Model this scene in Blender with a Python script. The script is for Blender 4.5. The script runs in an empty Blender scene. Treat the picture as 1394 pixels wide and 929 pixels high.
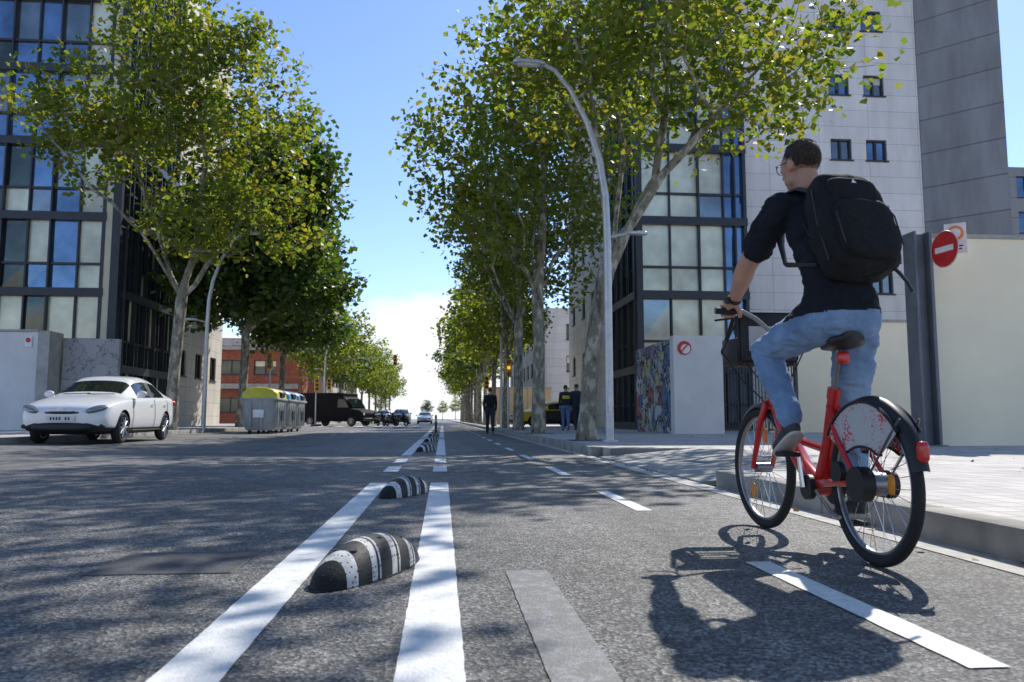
import bpy, bmesh, math, random
import numpy as np
from mathutils import Vector, Matrix, noise
random.seed(7)
V=Vector
scene=bpy.context.scene
col=scene.collection
rad=math.radians

# ---------------------------------------------------------------- materials
MC={}
def nm(name):
    m=bpy.data.materials.new(name); m.use_nodes=True
    nt=m.node_tree; b=nt.nodes['Principled BSDF']
    return m,nt,b
def N(nt,t,**k):
    n=nt.nodes.new(t)
    for a,v in k.items(): setattr(n,a,v)
    return n
def ramp(nt,fac,stops):
    r=N(nt,'ShaderNodeValToRGB'); cr=r.color_ramp
    while len(cr.elements)<len(stops): cr.elements.new(0.5)
    for e,(p,c) in zip(cr.elements,stops):
        e.position=p; e.color=(c[0],c[1],c[2],1) if len(c)==3 else c
    nt.links.new(fac,r.inputs[0]); return r
def mixc(nt,fac,a,b):
    m=N(nt,'ShaderNodeMix',data_type='RGBA')
    L=nt.links
    for i,x in ((0,fac),(6,a),(7,b)):
        if hasattr(x,'is_output'): L.new(x,m.inputs[i])
        elif i==0: m.inputs[0].default_value=x
        else: m.inputs[i].default_value=(x[0],x[1],x[2],1)
    return m.outputs[2]
def mul(nt,a,b,f=1):
    m=N(nt,'ShaderNodeMix',data_type='RGBA',blend_type='MULTIPLY'); m.inputs[0].default_value=f
    for i,x in ((6,a),(7,b)):
        if hasattr(x,'is_output'): nt.links.new(x,m.inputs[i])
        else: m.inputs[i].default_value=(x[0],x[1],x[2],1)
    return m.outputs[2]
def noi(nt,vec,scale,detail=4,rough=.6):
    n=N(nt,'ShaderNodeTexNoise'); n.inputs['Scale'].default_value=scale
    n.inputs['Detail'].default_value=detail; n.inputs['Roughness'].default_value=rough
    nt.links.new(vec,n.inputs['Vector']); return n
def M(name,c,rough=.6,metal=0,var=.15,scale=4,bump=0,bscale=60,coat=0,spec=.5,bdist=.01):
    if name in MC: return MC[name]
    m,nt,b=nm(name)
    tc=N(nt,'ShaderNodeTexCoord').outputs['Object']
    n=noi(nt,tc,scale)
    lo=[x*(1-var) for x in c]; hi=[min(1,x*(1+var)) for x in c]
    r=ramp(nt,n.outputs[0],[(.3,lo),(.7,hi)])
    nt.links.new(r.outputs[0],b.inputs['Base Color'])
    b.inputs['Roughness'].default_value=rough; b.inputs['Metallic'].default_value=metal
    b.inputs['Specular IOR Level'].default_value=spec
    if coat: b.inputs['Coat Weight'].default_value=coat; b.inputs['Coat Roughness'].default_value=.05
    if bump:
        n2=noi(nt,tc,bscale,5); bp=N(nt,'ShaderNodeBump'); bp.inputs['Strength'].default_value=bump
        bp.inputs['Distance'].default_value=bdist
        nt.links.new(n2.outputs[0],bp.inputs['Height']); nt.links.new(bp.outputs[0],b.inputs['Normal'])
    MC[name]=m; return m
def asphalt(name,k=1.0,light=.36):
    m,nt,b=nm(name); L=nt.links
    tc=N(nt,'ShaderNodeTexCoord').outputs['Object']
    big=noi(nt,tc,.6,6); med=noi(nt,tc,8,5); fine=noi(nt,tc,190,3,.7)
    vo=N(nt,'ShaderNodeTexVoronoi'); vo.inputs['Scale'].default_value=100; L.new(tc,vo.inputs['Vector'])
    stone=ramp(nt,vo.outputs['Color'],[(.2,(.055*k,.053*k,.052*k)),(.55,(.15*k,.147*k,.142*k)),(.9,(light*k,light*.98*k,light*.94*k))])
    r1=ramp(nt,big.outputs[0],[(.3,(.64,.64,.64)),(.68,(1.22,1.21,1.19))])
    c=mul(nt,stone.outputs[0],r1.outputs[0])
    r2=ramp(nt,med.outputs[0],[(.33,(.70,.70,.70)),(.62,(1.16,1.16,1.16))]); c=mul(nt,c,r2.outputs[0])
    mp=N(nt,'ShaderNodeMapping'); mp.inputs['Scale'].default_value=(1.2,.03,1); L.new(tc,mp.inputs[0]); st=noi(nt,mp.outputs[0],1.6,3)
    r3=ramp(nt,st.outputs[0],[(.35,(.82,.82,.82)),(.65,(1.12,1.12,1.12))]); c=mul(nt,c,r3.outputs[0])
    cv=N(nt,'ShaderNodeTexVoronoi',feature='DISTANCE_TO_EDGE'); cv.inputs['Scale'].default_value=.35
    wn=noi(nt,tc,2.5,5); wm=N(nt,'ShaderNodeVectorMath',operation='ADD'); L.new(tc,wm.inputs[0])
    ws=N(nt,'ShaderNodeVectorMath',operation='SCALE'); ws.inputs['Scale'].default_value=.6; L.new(wn.outputs['Color'],ws.inputs[0]); L.new(ws.outputs[0],wm.inputs[1])
    L.new(wm.outputs[0],cv.inputs['Vector'])
    cr=ramp(nt,cv.outputs['Distance'],[(0,(.4,.4,.4)),(.004,(1,1,1))]); c=mul(nt,c,cr.outputs[0],.8)
    L.new(c,b.inputs['Base Color'])
    b.inputs['Roughness'].default_value=.62
    ad=N(nt,'ShaderNodeMath',operation='ADD'); L.new(vo.outputs['Distance'],ad.inputs[0]); L.new(fine.outputs[0],ad.inputs[1])
    bp=N(nt,'ShaderNodeBump'); bp.inputs['Strength'].default_value=1.0; bp.inputs['Distance'].default_value=.007
    L.new(ad.outputs[0],bp.inputs['Height']); L.new(bp.outputs[0],b.inputs['Normal'])
    return m
def paint_mat(name,c,wear=.45,under=(.17,.166,.16),soft=.09):
    m,nt,b=nm(name); L=nt.links
    tc=N(nt,'ShaderNodeTexCoord').outputs['Object']
    n=noi(nt,tc,14,8,.75); n2=noi(nt,tc,110,2)
    ad=N(nt,'ShaderNodeMath',operation='MULTIPLY_ADD'); L.new(n2.outputs[0],ad.inputs[0]); ad.inputs[1].default_value=.35; L.new(n.outputs[0],ad.inputs[2])
    r=ramp(nt,ad.outputs[0],[(wear,under),(wear+soft,[x*.8 for x in c]),(min(1,wear+.3),c)])
    L.new(r.outputs[0],b.inputs['Base Color']); b.inputs['Roughness'].default_value=.65
    bp=N(nt,'ShaderNodeBump'); bp.inputs['Strength'].default_value=.7; bp.inputs['Distance'].default_value=.005
    L.new(n2.outputs[0],bp.inputs['Height']); L.new(bp.outputs[0],b.inputs['Normal'])
    return m
def tilemat(name,c,w,h,mort=.012,mc=.55,mode='wall',var=.1,rough=.8,off=.0,stain=.25):
    m,nt,b=nm(name); L=nt.links
    tc=N(nt,'ShaderNodeTexCoord').outputs['Object']
    s=N(nt,'ShaderNodeSeparateXYZ'); L.new(tc,s.inputs[0]); cb=N(nt,'ShaderNodeCombineXYZ')
    if mode=='wall':
        a=N(nt,'ShaderNodeMath',operation='ADD'); L.new(s.outputs[0],a.inputs[0]); L.new(s.outputs[1],a.inputs[1])
        L.new(a.outputs[0],cb.inputs[0]); L.new(s.outputs[2],cb.inputs[1])
    else:
        L.new(s.outputs[0],cb.inputs[0]); L.new(s.outputs[1],cb.inputs[1])
    br=N(nt,'ShaderNodeTexBrick'); br.offset=off; L.new(cb.outputs[0],br.inputs['Vector'])
    br.inputs['Scale'].default_value=1; br.inputs['Brick Width'].default_value=w; br.inputs['Row Height'].default_value=h
    br.inputs['Mortar Size'].default_value=mort; br.inputs['Mortar Smooth'].default_value=.2
    br.inputs['Color1'].default_value=(c[0]*(1-var),c[1]*(1-var),c[2]*(1-var),1)
    br.inputs['Color2'].default_value=(min(1,c[0]*(1+var)),min(1,c[1]*(1+var)),min(1,c[2]*(1+var)),1)
    br.inputs['Mortar'].default_value=(c[0]*mc,c[1]*mc,c[2]*mc,1)
    mp=N(nt,'ShaderNodeMapping'); mp.inputs['Scale'].default_value=(1,1,.2) if mode=='wall' else (1,1,1); L.new(tc,mp.inputs[0])
    n=noi(nt,mp.outputs[0],1.2,7,.65); r=ramp(nt,n.outputs[0],[(.3,(1-stain,)*3),(.62,(1.05,)*3)])
    L.new(mul(nt,br.outputs[0],r.outputs[0]),b.inputs['Base Color'])
    b.inputs['Roughness'].default_value=rough
    bp=N(nt,'ShaderNodeBump'); bp.inputs['Strength'].default_value=.4; bp.inputs['Distance'].default_value=.01; bp.invert=True
    L.new(br.outputs['Fac'],bp.inputs['Height']); L.new(bp.outputs[0],b.inputs['Normal'])
    return m
def leafmat(name,cols,trans=.45,tint=(2.8,2.75,1.05)):
    m,nt,b=nm(name); L=nt.links
    g=N(nt,'ShaderNodeNewGeometry'); st=[(i/(len(cols)-1),c) for i,c in enumerate(cols)]
    r=ramp(nt,g.outputs['Random Per Island'],st)
    tc=N(nt,'ShaderNodeTexCoord').outputs['Object']; cl=noi(nt,tc,.55,2); rc=ramp(nt,cl.outputs[0],[(.36,(.75,.88,.9)),(.64,(1.25,1.18,1.0))])
    c=mul(nt,r.outputs[0],rc.outputs[0])
    L.new(c,b.inputs['Base Color']); b.inputs['Roughness'].default_value=.45; b.inputs['Specular IOR Level'].default_value=.45
    t=N(nt,'ShaderNodeBsdfTranslucent')
    L.new(mul(nt,c,tint),t.inputs['Color'])
    mx=N(nt,'ShaderNodeMixShader'); mx.inputs[0].default_value=trans
    L.new(b.outputs[0],mx.inputs[1]); L.new(t.outputs[0],mx.inputs[2])
    L.new(mx.outputs[0],nt.nodes['Material Output'].inputs['Surface'])
    return m
def barkmat():
    m,nt,b=nm('plane_bark'); L=nt.links
    tc=N(nt,'ShaderNodeTexCoord').outputs['Object']
    mp=N(nt,'ShaderNodeMapping'); mp.inputs['Scale'].default_value=(1,1,.45); L.new(tc,mp.inputs[0])
    n=noi(nt,mp.outputs[0],6,5,.55)
    r=ramp(nt,n.outputs[0],[(.36,(.10,.08,.06)),(.44,(.25,.22,.16)),(.5,(.20,.19,.14)),(.6,(.46,.43,.33))])
    L.new(r.outputs[0],b.inputs['Base Color']); b.inputs['Roughness'].default_value=.85
    bp=N(nt,'ShaderNodeBump'); bp.inputs['Strength'].default_value=.5; bp.inputs['Distance'].default_value=.02
    L.new(n.outputs[0],bp.inputs['Height']); L.new(bp.outputs[0],b.inputs['Normal'])
    return m
def glassmat(name,c,metal=.75,rough=.04):
    m,nt,b=nm(name); L=nt.links
    tc=N(nt,'ShaderNodeTexCoord').outputs['Object']; n=noi(nt,tc,.5,3)
    r=ramp(nt,n.outputs[0],[(.3,[x*.55 for x in c]),(.7,[min(1,x*1.3) for x in c])]); L.new(r.outputs[0],b.inputs['Base Color'])
    b.inputs['Metallic'].default_value=metal; b.inputs['Roughness'].default_value=rough
    bp=N(nt,'ShaderNodeBump'); bp.inputs['Strength'].default_value=.14; bp.inputs['Distance'].default_value=.06
    L.new(n.outputs[0],bp.inputs['Height']); L.new(bp.outputs[0],b.inputs['Normal'])
    return m

# ---------------------------------------------------------------- mesh helpers
class MB:
    def __init__(s): s.v=[];s.f=[];s.m=[]
    def add(s,vf,mi=0,T=None):
        o=len(s.v)
        vs=vf[0] if T is None else [T@V(p) for p in vf[0]]
        s.v+=[tuple(p) for p in vs]; s.f+=[tuple(i+o for i in f) for f in vf[1]]; s.m+=[mi]*len(vf[1]); return s
    def obj(s,name,mats,parent=None,sharp=38,smooth=True):
        me=bpy.data.meshes.new(name); me.from_pydata(s.v,[],s.f)
        for m in (mats if isinstance(mats,(list,tuple)) else [mats]): me.materials.append(m)
        me.polygons.foreach_set('material_index',s.m)
        if smooth:
            me.polygons.foreach_set('use_smooth',[True]*len(s.f)); me.set_sharp_from_angle(angle=rad(sharp))
        me.update(); return link(me,name,parent)
def link(me,name,parent=None):
    ob=bpy.data.objects.new(name,me); col.objects.link(ob)
    if parent: ob.parent=parent; ob.matrix_parent_inverse=parent.matrix_basis.inverted()
    return ob
def group(name,loc=(0,0,0)):
    e=bpy.data.objects.new(name,None); col.objects.link(e); e.location=loc; e.empty_display_size=.3; return e
def place(e,loc,rz=0,sc=1):
    e.location=loc; e.rotation_euler=(0,0,rz); e.scale=(sc,)*3 if not hasattr(sc,'__len__') else sc
def box(x0,x1,y0,y1,z0,z1):
    v=[(x0,y0,z0),(x1,y0,z0),(x1,y1,z0),(x0,y1,z0),(x0,y0,z1),(x1,y0,z1),(x1,y1,z1),(x0,y1,z1)]
    return v,[(0,3,2,1),(4,5,6,7),(0,1,5,4),(1,2,6,5),(2,3,7,6),(3,0,4,7)]
def bev(x0,x1,y0,y1,z0,z1,b=.02,seg=2):
    bm=bmesh.new(); bmesh.ops.create_cube(bm,size=1)
    for q in bm.verts: q.co=V(((x0+x1)/2+q.co.x*(x1-x0),(y0+y1)/2+q.co.y*(y1-y0),(z0+z1)/2+q.co.z*(z1-z0)))
    bmesh.ops.bevel(bm,geom=bm.edges[:],offset=b,segments=seg,affect='EDGES',profile=.5)
    r=([tuple(q.co) for q in bm.verts],[tuple(q.index for q in f.verts) for f in bm.faces]); bm.free(); return r
def quad(a,b,c,d): return [a,b,c,d],[(0,1,2,3)]
def tube(P,R,n=8,cap=True,flat=1.0,up=None):
    P=[V(p) for p in P]
    if not hasattr(R,'__len__'): R=[R]*len(P)
    vs=[];fs=[];prev=None
    for i,p in enumerate(P):
        t=(P[min(i+1,len(P)-1)]-P[max(i-1,0)])
        if t.length<1e-9: t=V((0,0,1))
        t.normalize()
        if prev is None:
            ref=V(up) if up is not None else (V((0,0,1)) if abs(t.z)<.9 else V((1,0,0)))
            a=(ref-t*ref.dot(t)).normalized()
        else:
            a=prev-t*prev.dot(t)
            a=a.normalized() if a.length>1e-6 else prev
        prev=a; b=t.cross(a)
        for k in range(n):
            an=2*math.pi*k/n; vs.append(p+a*(math.cos(an)*R[i]*flat)+b*(math.sin(an)*R[i]))
    for i in range(len(P)-1):
        for k in range(n):
            k2=(k+1)%n; fs.append((i*n+k,i*n+k2,(i+1)*n+k2,(i+1)*n+k))
    if cap:
        fs.append(tuple(range(n-1,-1,-1))); fs.append(tuple(range((len(P)-1)*n,len(P)*n)))
    return vs,fs
def sph(c,r,seg=16,rg=10,T=None):
    if not hasattr(r,'__len__'): r=(r,r,r)
    c=V(c); vs=[];fs=[]
    def tr(p):
        p=V((p[0]*r[0],p[1]*r[1],p[2]*r[2]))
        return c+(T@p if T else p)
    vs.append(tr((0,0,1)))
    for i in range(1,rg):
        th=math.pi*i/rg
        for k in range(seg):
            ph=2*math.pi*k/seg; vs.append(tr((math.sin(th)*math.cos(ph),math.sin(th)*math.sin(ph),math.cos(th))))
    vs.append(tr((0,0,-1))); e=len(vs)-1
    for k in range(seg):
        k2=(k+1)%seg; fs.append((0,1+k,1+k2)); fs.append((e,1+(rg-2)*seg+k2,1+(rg-2)*seg+k))
        for i in range(rg-2):
            a=1+i*seg; fs.append((a+k,a+seg+k,a+seg+k2,a+k2))
    return vs,fs
def superell(c,r,e=.35,seg=32,rg=20,T=None):
    v,f=sph((0,0,0),1,seg,rg); out=[]
    for p in v:
        pp=V(p); n=2/e; s=(abs(pp.x)**n+abs(pp.y)**n+abs(pp.z)**n)**(1/n); q=pp/s
        q=V((q.x*r[0],q.y*r[1],q.z*r[2])); out.append(V(c)+(T@q if T else q))
    return out,f
def torus(c,ax,R,r,n=40,m=8,a0=0,a1=2*math.pi,flat=1):
    ax=V(ax).normalized(); ref=V((0,0,1)) if abs(ax.z)<.9 else V((1,0,0))
    a=(ref-ax*ref.dot(ax)).normalized(); b=ax.cross(a); c=V(c); vs=[];fs=[]
    full=abs(a1-a0-2*math.pi)<1e-6; cnt=n if full else n+1
    for i in range(cnt):
        t=a0+(a1-a0)*i/n; d=a*math.cos(t)+b*math.sin(t)
        for k in range(m):
            p=2*math.pi*k/m; vs.append(c+d*(R+r*math.cos(p))+ax*(r*flat*math.sin(p)))
    for i in range(n):
        j=(i+1)%cnt
        for k in range(m):
            k2=(k+1)%m; fs.append((i*m+k,j*m+k,j*m+k2,i*m+k2))
    return vs,fs
def applied(ob):
    dg=bpy.context.evaluated_depsgraph_get(); dg.update()
    return bpy.data.meshes.new_from_object(ob.evaluated_get(dg))
def remesh(mb,vox,smooth=3,fac=.5):
    me=bpy.data.meshes.new('t'); me.from_pydata(mb.v,[],mb.f); me.update()
    ob=bpy.data.objects.new('t',me); col.objects.link(ob)
    m=ob.modifiers.new('r','REMESH'); m.mode='VOXEL'; m.voxel_size=vox; m.use_smooth_shade=True
    s=ob.modifiers.new('s','SMOOTH'); s.iterations=smooth; s.factor=fac
    r=applied(ob); bpy.data.objects.remove(ob,do_unlink=True); bpy.data.meshes.remove(me)
    r.polygons.foreach_set('use_smooth',[True]*len(r.polygons)); return r
def gz(x): return .013*max(0,-x-2)

m_asph=asphalt('asphalt',1.22); m_cover=M('cover_metal',(.085,.085,.09),.6,.2,.3,12,.8,110)
m_white=paint_mat('white_road_paint',(.84,.84,.82),.46,soft=.07)
m_faded=paint_mat('faded_road_paint',(.33,.34,.36),.66,(.17,.168,.165),.14)
m_conc=M('concrete',(.40,.39,.36),.85,0,.2,3,.4,40)
m_kerb=M('kerb_stone',(.31,.30,.27),.85,0,.35,2.5,.6,60)
m_gutter=M('gutter_concrete',(.50,.49,.46),.85,0,.25,5,.5,50)
m_pave=tilemat('pavers',(.54,.51,.48),.2,.2,.007,.5,'floor',.13,.8,0,.3)
m_black=M('black_plastic',(.018,.018,.02),.5)
m_rub=M('rubber',(.02,.02,.021),.75,0,.2,20)
m_chrome=M('steel',(.6,.6,.6),.25,1)
m_galv=M('galvanised_steel',(.55,.56,.57),.4,.5,.12,6)
m_red=M('red_paint',(.60,.014,.012),.28,0,.06,6,coat=.6)
m_frame=M('window_frame',(.035,.04,.05),.45)
m_bark=barkmat()

# ---------------------------------------------------------------- ground, road
g=MB(); g.add(quad((-1500,-1500,-.03),(1500,-1500,-.03),(1500,2500,-.03),(-1500,2500,-.03)))
g.obj('ground',M('ground_soil',(.2,.19,.15),.95,0,.3,.2),smooth=False)
r=MB(); XL=-9.1; XR=2.48; zl=gz(XL)
ys=[-60,0,10,20,40,80,160,420]
for a,b in zip(ys[:-1],ys[1:]):
    r.add(quad((-2,a,0),(XR,a,0),(XR,b,0),(-2,b,0))); r.add(quad((XL,a,zl),(-2,a,0),(-2,b,0),(XL,b,zl)))
r.obj('road',m_asph,smooth=False)
mk=MB(); rj=random.Random(9)
def line(x0,x1,y0,y1,z=.004,mb=mk):
    L_=y1-y0
    if L_>40 or z>.05 or (x1-x0)>.25: mb.add(quad((x0,y0,z),(x1,y0,z),(x1,y1,z),(x0,y1,z))); return
    n=max(2,int(L_/.06)); vs=[]
    for i in range(n+1):
        y=y0+L_*i/n; vs+= [(x0+rj.uniform(-.0018,.0018),y,z),(x1+rj.uniform(-.0018,.0018),y,z)]
    mb.add((vs,[(2*i,2*i+1,2*i+3,2*i+2) for i in range(n)]))
for (x0,x1) in ((-.69,-.52),(-.11,.06)):
    line(x0,x1,-1,7.7)
    for y0,y1 in ((9.3,10.4),(11.2,12.4),(13.4,24),(25,26.2),(27,45),(48,70)): line(x0,x1,y0,y1)
for k in range(-1,14): line(1.31,1.42,1.9+3.35*k,3.35+3.35*k)
for k in range(9,30): line(-4.1,-4.0,3.0*k+2,3.0*k+3.6,.004+gz(-4.05))
for k in range(8): line(-8.5+1.3*k,-7.9+1.3*k,52,56,.1)
mk.obj('road_marking',m_white,smooth=False)
f=MB(); line(.26,.43,-1,3.25,.004,f); line(.98,1.30,6.32,6.4,.004,f); f.obj('worn_road_marking',m_faded,smooth=False)
f=MB(); f.add(bev(-1.42,-.84,3.3,3.82,-.02,.005,.003,1)); f.obj('road_cover',m_cover,smooth=False)
f=MB(); f.add(quad((2.29,-30,.004),(2.48,-30,.004),(2.48,120,.004),(2.29,120,.004))); f.obj('gutter',m_gutter,smooth=False)
RY0,RY1=7.4,12.4; SZ=.15
s=MB()
s.add(box(2.68,60,-30,RY0,-.02,SZ)); s.add(box(2.68,60,RY1,420,-.02,SZ)); s.add(box(4.1,60,RY0,RY1,-.02,SZ))
s.obj('pavement',m_pave,smooth=False)
s=MB(); s.add(([(2.49,RY0,.02),(4.1,RY0,SZ),(4.1,RY1,SZ),(2.49,RY1,.02),(2.49,RY0,-.02),(4.1,RY0,-.02),(4.1,RY1,-.02),(2.49,RY1,-.02)],[(0,1,2,3),(0,4,5,1),(3,2,6,7),(0,3,7,4)]))
s.obj('pavement_ramp',tilemat('ramp_slabs',(.38,.37,.34),1.6,.6,.02,.3,'floor',.15,.85),smooth=False)
k=MB(); y=-8
while y<60:
    if not(y+1>RY0 and y<RY1): k.add(bev(2.48,2.675,y+.004,min(y+.996,RY0) if y<RY0 else y+.996,-.02,SZ+.004,.018,2))
    y+=1
k.add(box(2.48,2.675,60.1,420,-.02,SZ+.004)); k.obj('kerb',m_kerb)
LZ=zl+.13
s=MB(); s.add(box(-80,XL-.2,-60,420,-.02,LZ)); s.obj('pavement_opposite',m_pave,smooth=False)
k=MB(); y=0
while y<60: k.add(bev(XL-.197,XL,y+.004,y+.996,-.02,LZ+.004,.018,2)); y+=1
k.add(box(XL-.197,XL,60.1,420,-.02,LZ+.004)); k.add(box(XL-.197,XL,-60,-.1,-.02,LZ+.004)); k.obj('kerb_opposite',m_kerb)
s=MB()
for (x,y,z) in [(3.2,17,SZ),(3.1,25.2,SZ),(3.2,33,SZ),(3.3,41,SZ),(-9.85,29.2,LZ),(-9.8,38.4,LZ),(-9.8,47.5,LZ)]:
    s.add(quad((x-.45,y-.5,z+.006),(x+.45,y-.5,z+.006),(x+.45,y+.5,z+.006),(x-.45,y+.5,z+.006)))
s.obj('tree_pit_soil',M('soil',(.09,.07,.05),.95,0,.4,9,.8,40),smooth=False)

def sepmat():
    m,nt,b=nm('separator_rubber'); L=nt.links
    tc=N(nt,'ShaderNodeTexCoord').outputs['Object']; s=N(nt,'ShaderNodeSeparateXYZ'); L.new(tc,s.inputs[0])
    sq=N(nt,'ShaderNodeMath',operation='MULTIPLY'); L.new(s.outputs[0],sq.inputs[0]); L.new(s.outputs[0],sq.inputs[1])
    a=N(nt,'ShaderNodeMath',operation='MULTIPLY_ADD'); L.new(sq.outputs[0],a.inputs[0]); a.inputs[1].default_value=4.5; L.new(s.outputs[1],a.inputs[2])
    c=N(nt,'ShaderNodeMath',operation='ADD'); L.new(a.outputs[0],c.inputs[0]); c.inputs[1].default_value=.5
    Bk=(.018,.018,.02); G=(.05,.05,.053); W=(.78,.78,.76)
    r=ramp(nt,c.outputs[0],[(0,Bk),(.225,W),(.29,G),(.385,W),(.425,Bk),(.44,W),(.452,G),(.54,W),(.585,Bk),(.60,W),(.612,G),(.70,W),(.735,Bk),(.75,W),(.76,G),(.85,W),(.87,G)])
    r.color_ramp.interpolation='CONSTANT'
    vo=N(nt,'ShaderNodeTexVoronoi'); vo.inputs['Scale'].default_value=58; vo.inputs['Randomness'].default_value=.1; L.new(tc,vo.inputs['Vector'])
    dots=ramp(nt,vo.outputs['Distance'],[(.20,(1,1,1)),(.28,(0,0,0))])
    inv=mixc(nt,dots.outputs[0],r.outputs[0],(.015,.015,.015))
    n=noi(nt,tc,25,5); dirt=ramp(nt,n.outputs[0],[(.35,(.7,.68,.64)),(.6,(1,1,1))])
    L.new(mul(nt,inv,dirt.outputs[0]),b.inputs['Base Color']); b.inputs['Roughness'].default_value=.65; b.inputs['Specular IOR Level'].default_value=.35
    bp=N(nt,'ShaderNodeBump'); bp.inputs['Strength'].default_value=.7; bp.inputs['Distance'].default_value=.006
    L.new(dots.outputs[0],bp.inputs['Height']); L.new(bp.outputs[0],b.inputs['Normal'])
    return m
m_sep=sepmat()
def separator(x,y,rz):
    vs=[];fs=[]; n=32;mm=22;L_=.38
    hf=lambda t:.150*(1-abs(t)**2.0)**.65
    for i in range(n+1):
        t=-1+2*i/n; w=.112*(1-abs(t)**2.6)**.5+.002; h=hf(t)
        for j in range(mm+1):
            a=math.pi*j/mm; vs.append((math.cos(a)*w, t*L_, (math.sin(a)**.85)*h))
    for i in range(n):
        for j in range(mm): q=i*(mm+1)+j; fs.append((q,q+mm+1,q+mm+2,q+1))
    e=group('lane_separator'); b=MB(); b.add((vs,fs)); b.obj('rubber_body',m_sep,e,60)
    b=MB()
    for t in (-.5,0,.5): b.add(tube([(-.035,t*L_,.05),(-.035,t*L_,hf(t)*.955)],.015,12)); b.add(tube([(.035,t*L_,.05),(.035,t*L_,hf(t)*.955)],.015,12))
    b.obj('fixing_hole',m_black,e)
    b=MB(); vs=[];n2=40
    for i in range(n2):
        a=2*math.pi*i/n2; vs.append((math.cos(a)*.123,math.sin(a)*.395,.003))
    b.add((vs,[tuple(range(n2))])); b.obj('base_plate',m_rub,e,smooth=False)
    place(e,(x,y,.002),rz)
for (x,y) in ((-.29,3.27),(-.30,6.55),(-.30,15.2),(-.30,21.5),(-.3,28)): separator(x,y,rad(-24))
e=group('bollard',(-.3,36,0)); b=MB(); b.add(tube([(-.3,36,0),(-.3,36,.05),(-.3,36,.06),(-.3,36,.75),(-.3,36,.8)],[.12,.12,.05,.05,.03],12)); b.obj('post',m_black,e)
b=MB(); b.add(tube([(-.3,36,.5),(-.3,36,.6)],.053,12)); b.obj('band',M('white_band',(.8,.8,.8)),e)

# ---------------------------------------------------------------- trees
def fastquads(name,P,mat):
    n=P.shape[0]; me=bpy.data.meshes.new(name)
    me.vertices.add(n*4); me.vertices.foreach_set('co',P.reshape(-1).astype(np.float32))
    me.loops.add(n*4); me.loops.foreach_set('vertex_index',np.arange(n*4,dtype=np.int32))
    me.polygons.add(n); me.polygons.foreach_set('loop_start',np.arange(0,n*4,4,dtype=np.int32))
    try: me.polygons.foreach_set('loop_total',np.full(n,4,dtype=np.int32))
    except Exception: pass
    me.materials.append(mat); me.update(calc_edges=True); return me
def leafquads(C,rng,smin,smax,flat=.7):
    n=len(C)
    a=rng.normal(size=(n,3)); a[:,2]*=flat; a/=np.linalg.norm(a,axis=1)[:,None]
    b=rng.normal(size=(n,3)); b[:,2]*=flat; b-=a*(a*b).sum(1)[:,None]; b/=np.linalg.norm(b,axis=1)[:,None]
    nn=np.cross(a,b); s=rng.uniform(smin,smax,n)[:,None]
    return np.stack([C-a*s*.5,C+b*s*.46+a*s*.08+nn*s*.12,C+a*s*.5,C-b*s*.46+a*s*.08+nn*s*.12],axis=1)
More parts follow.
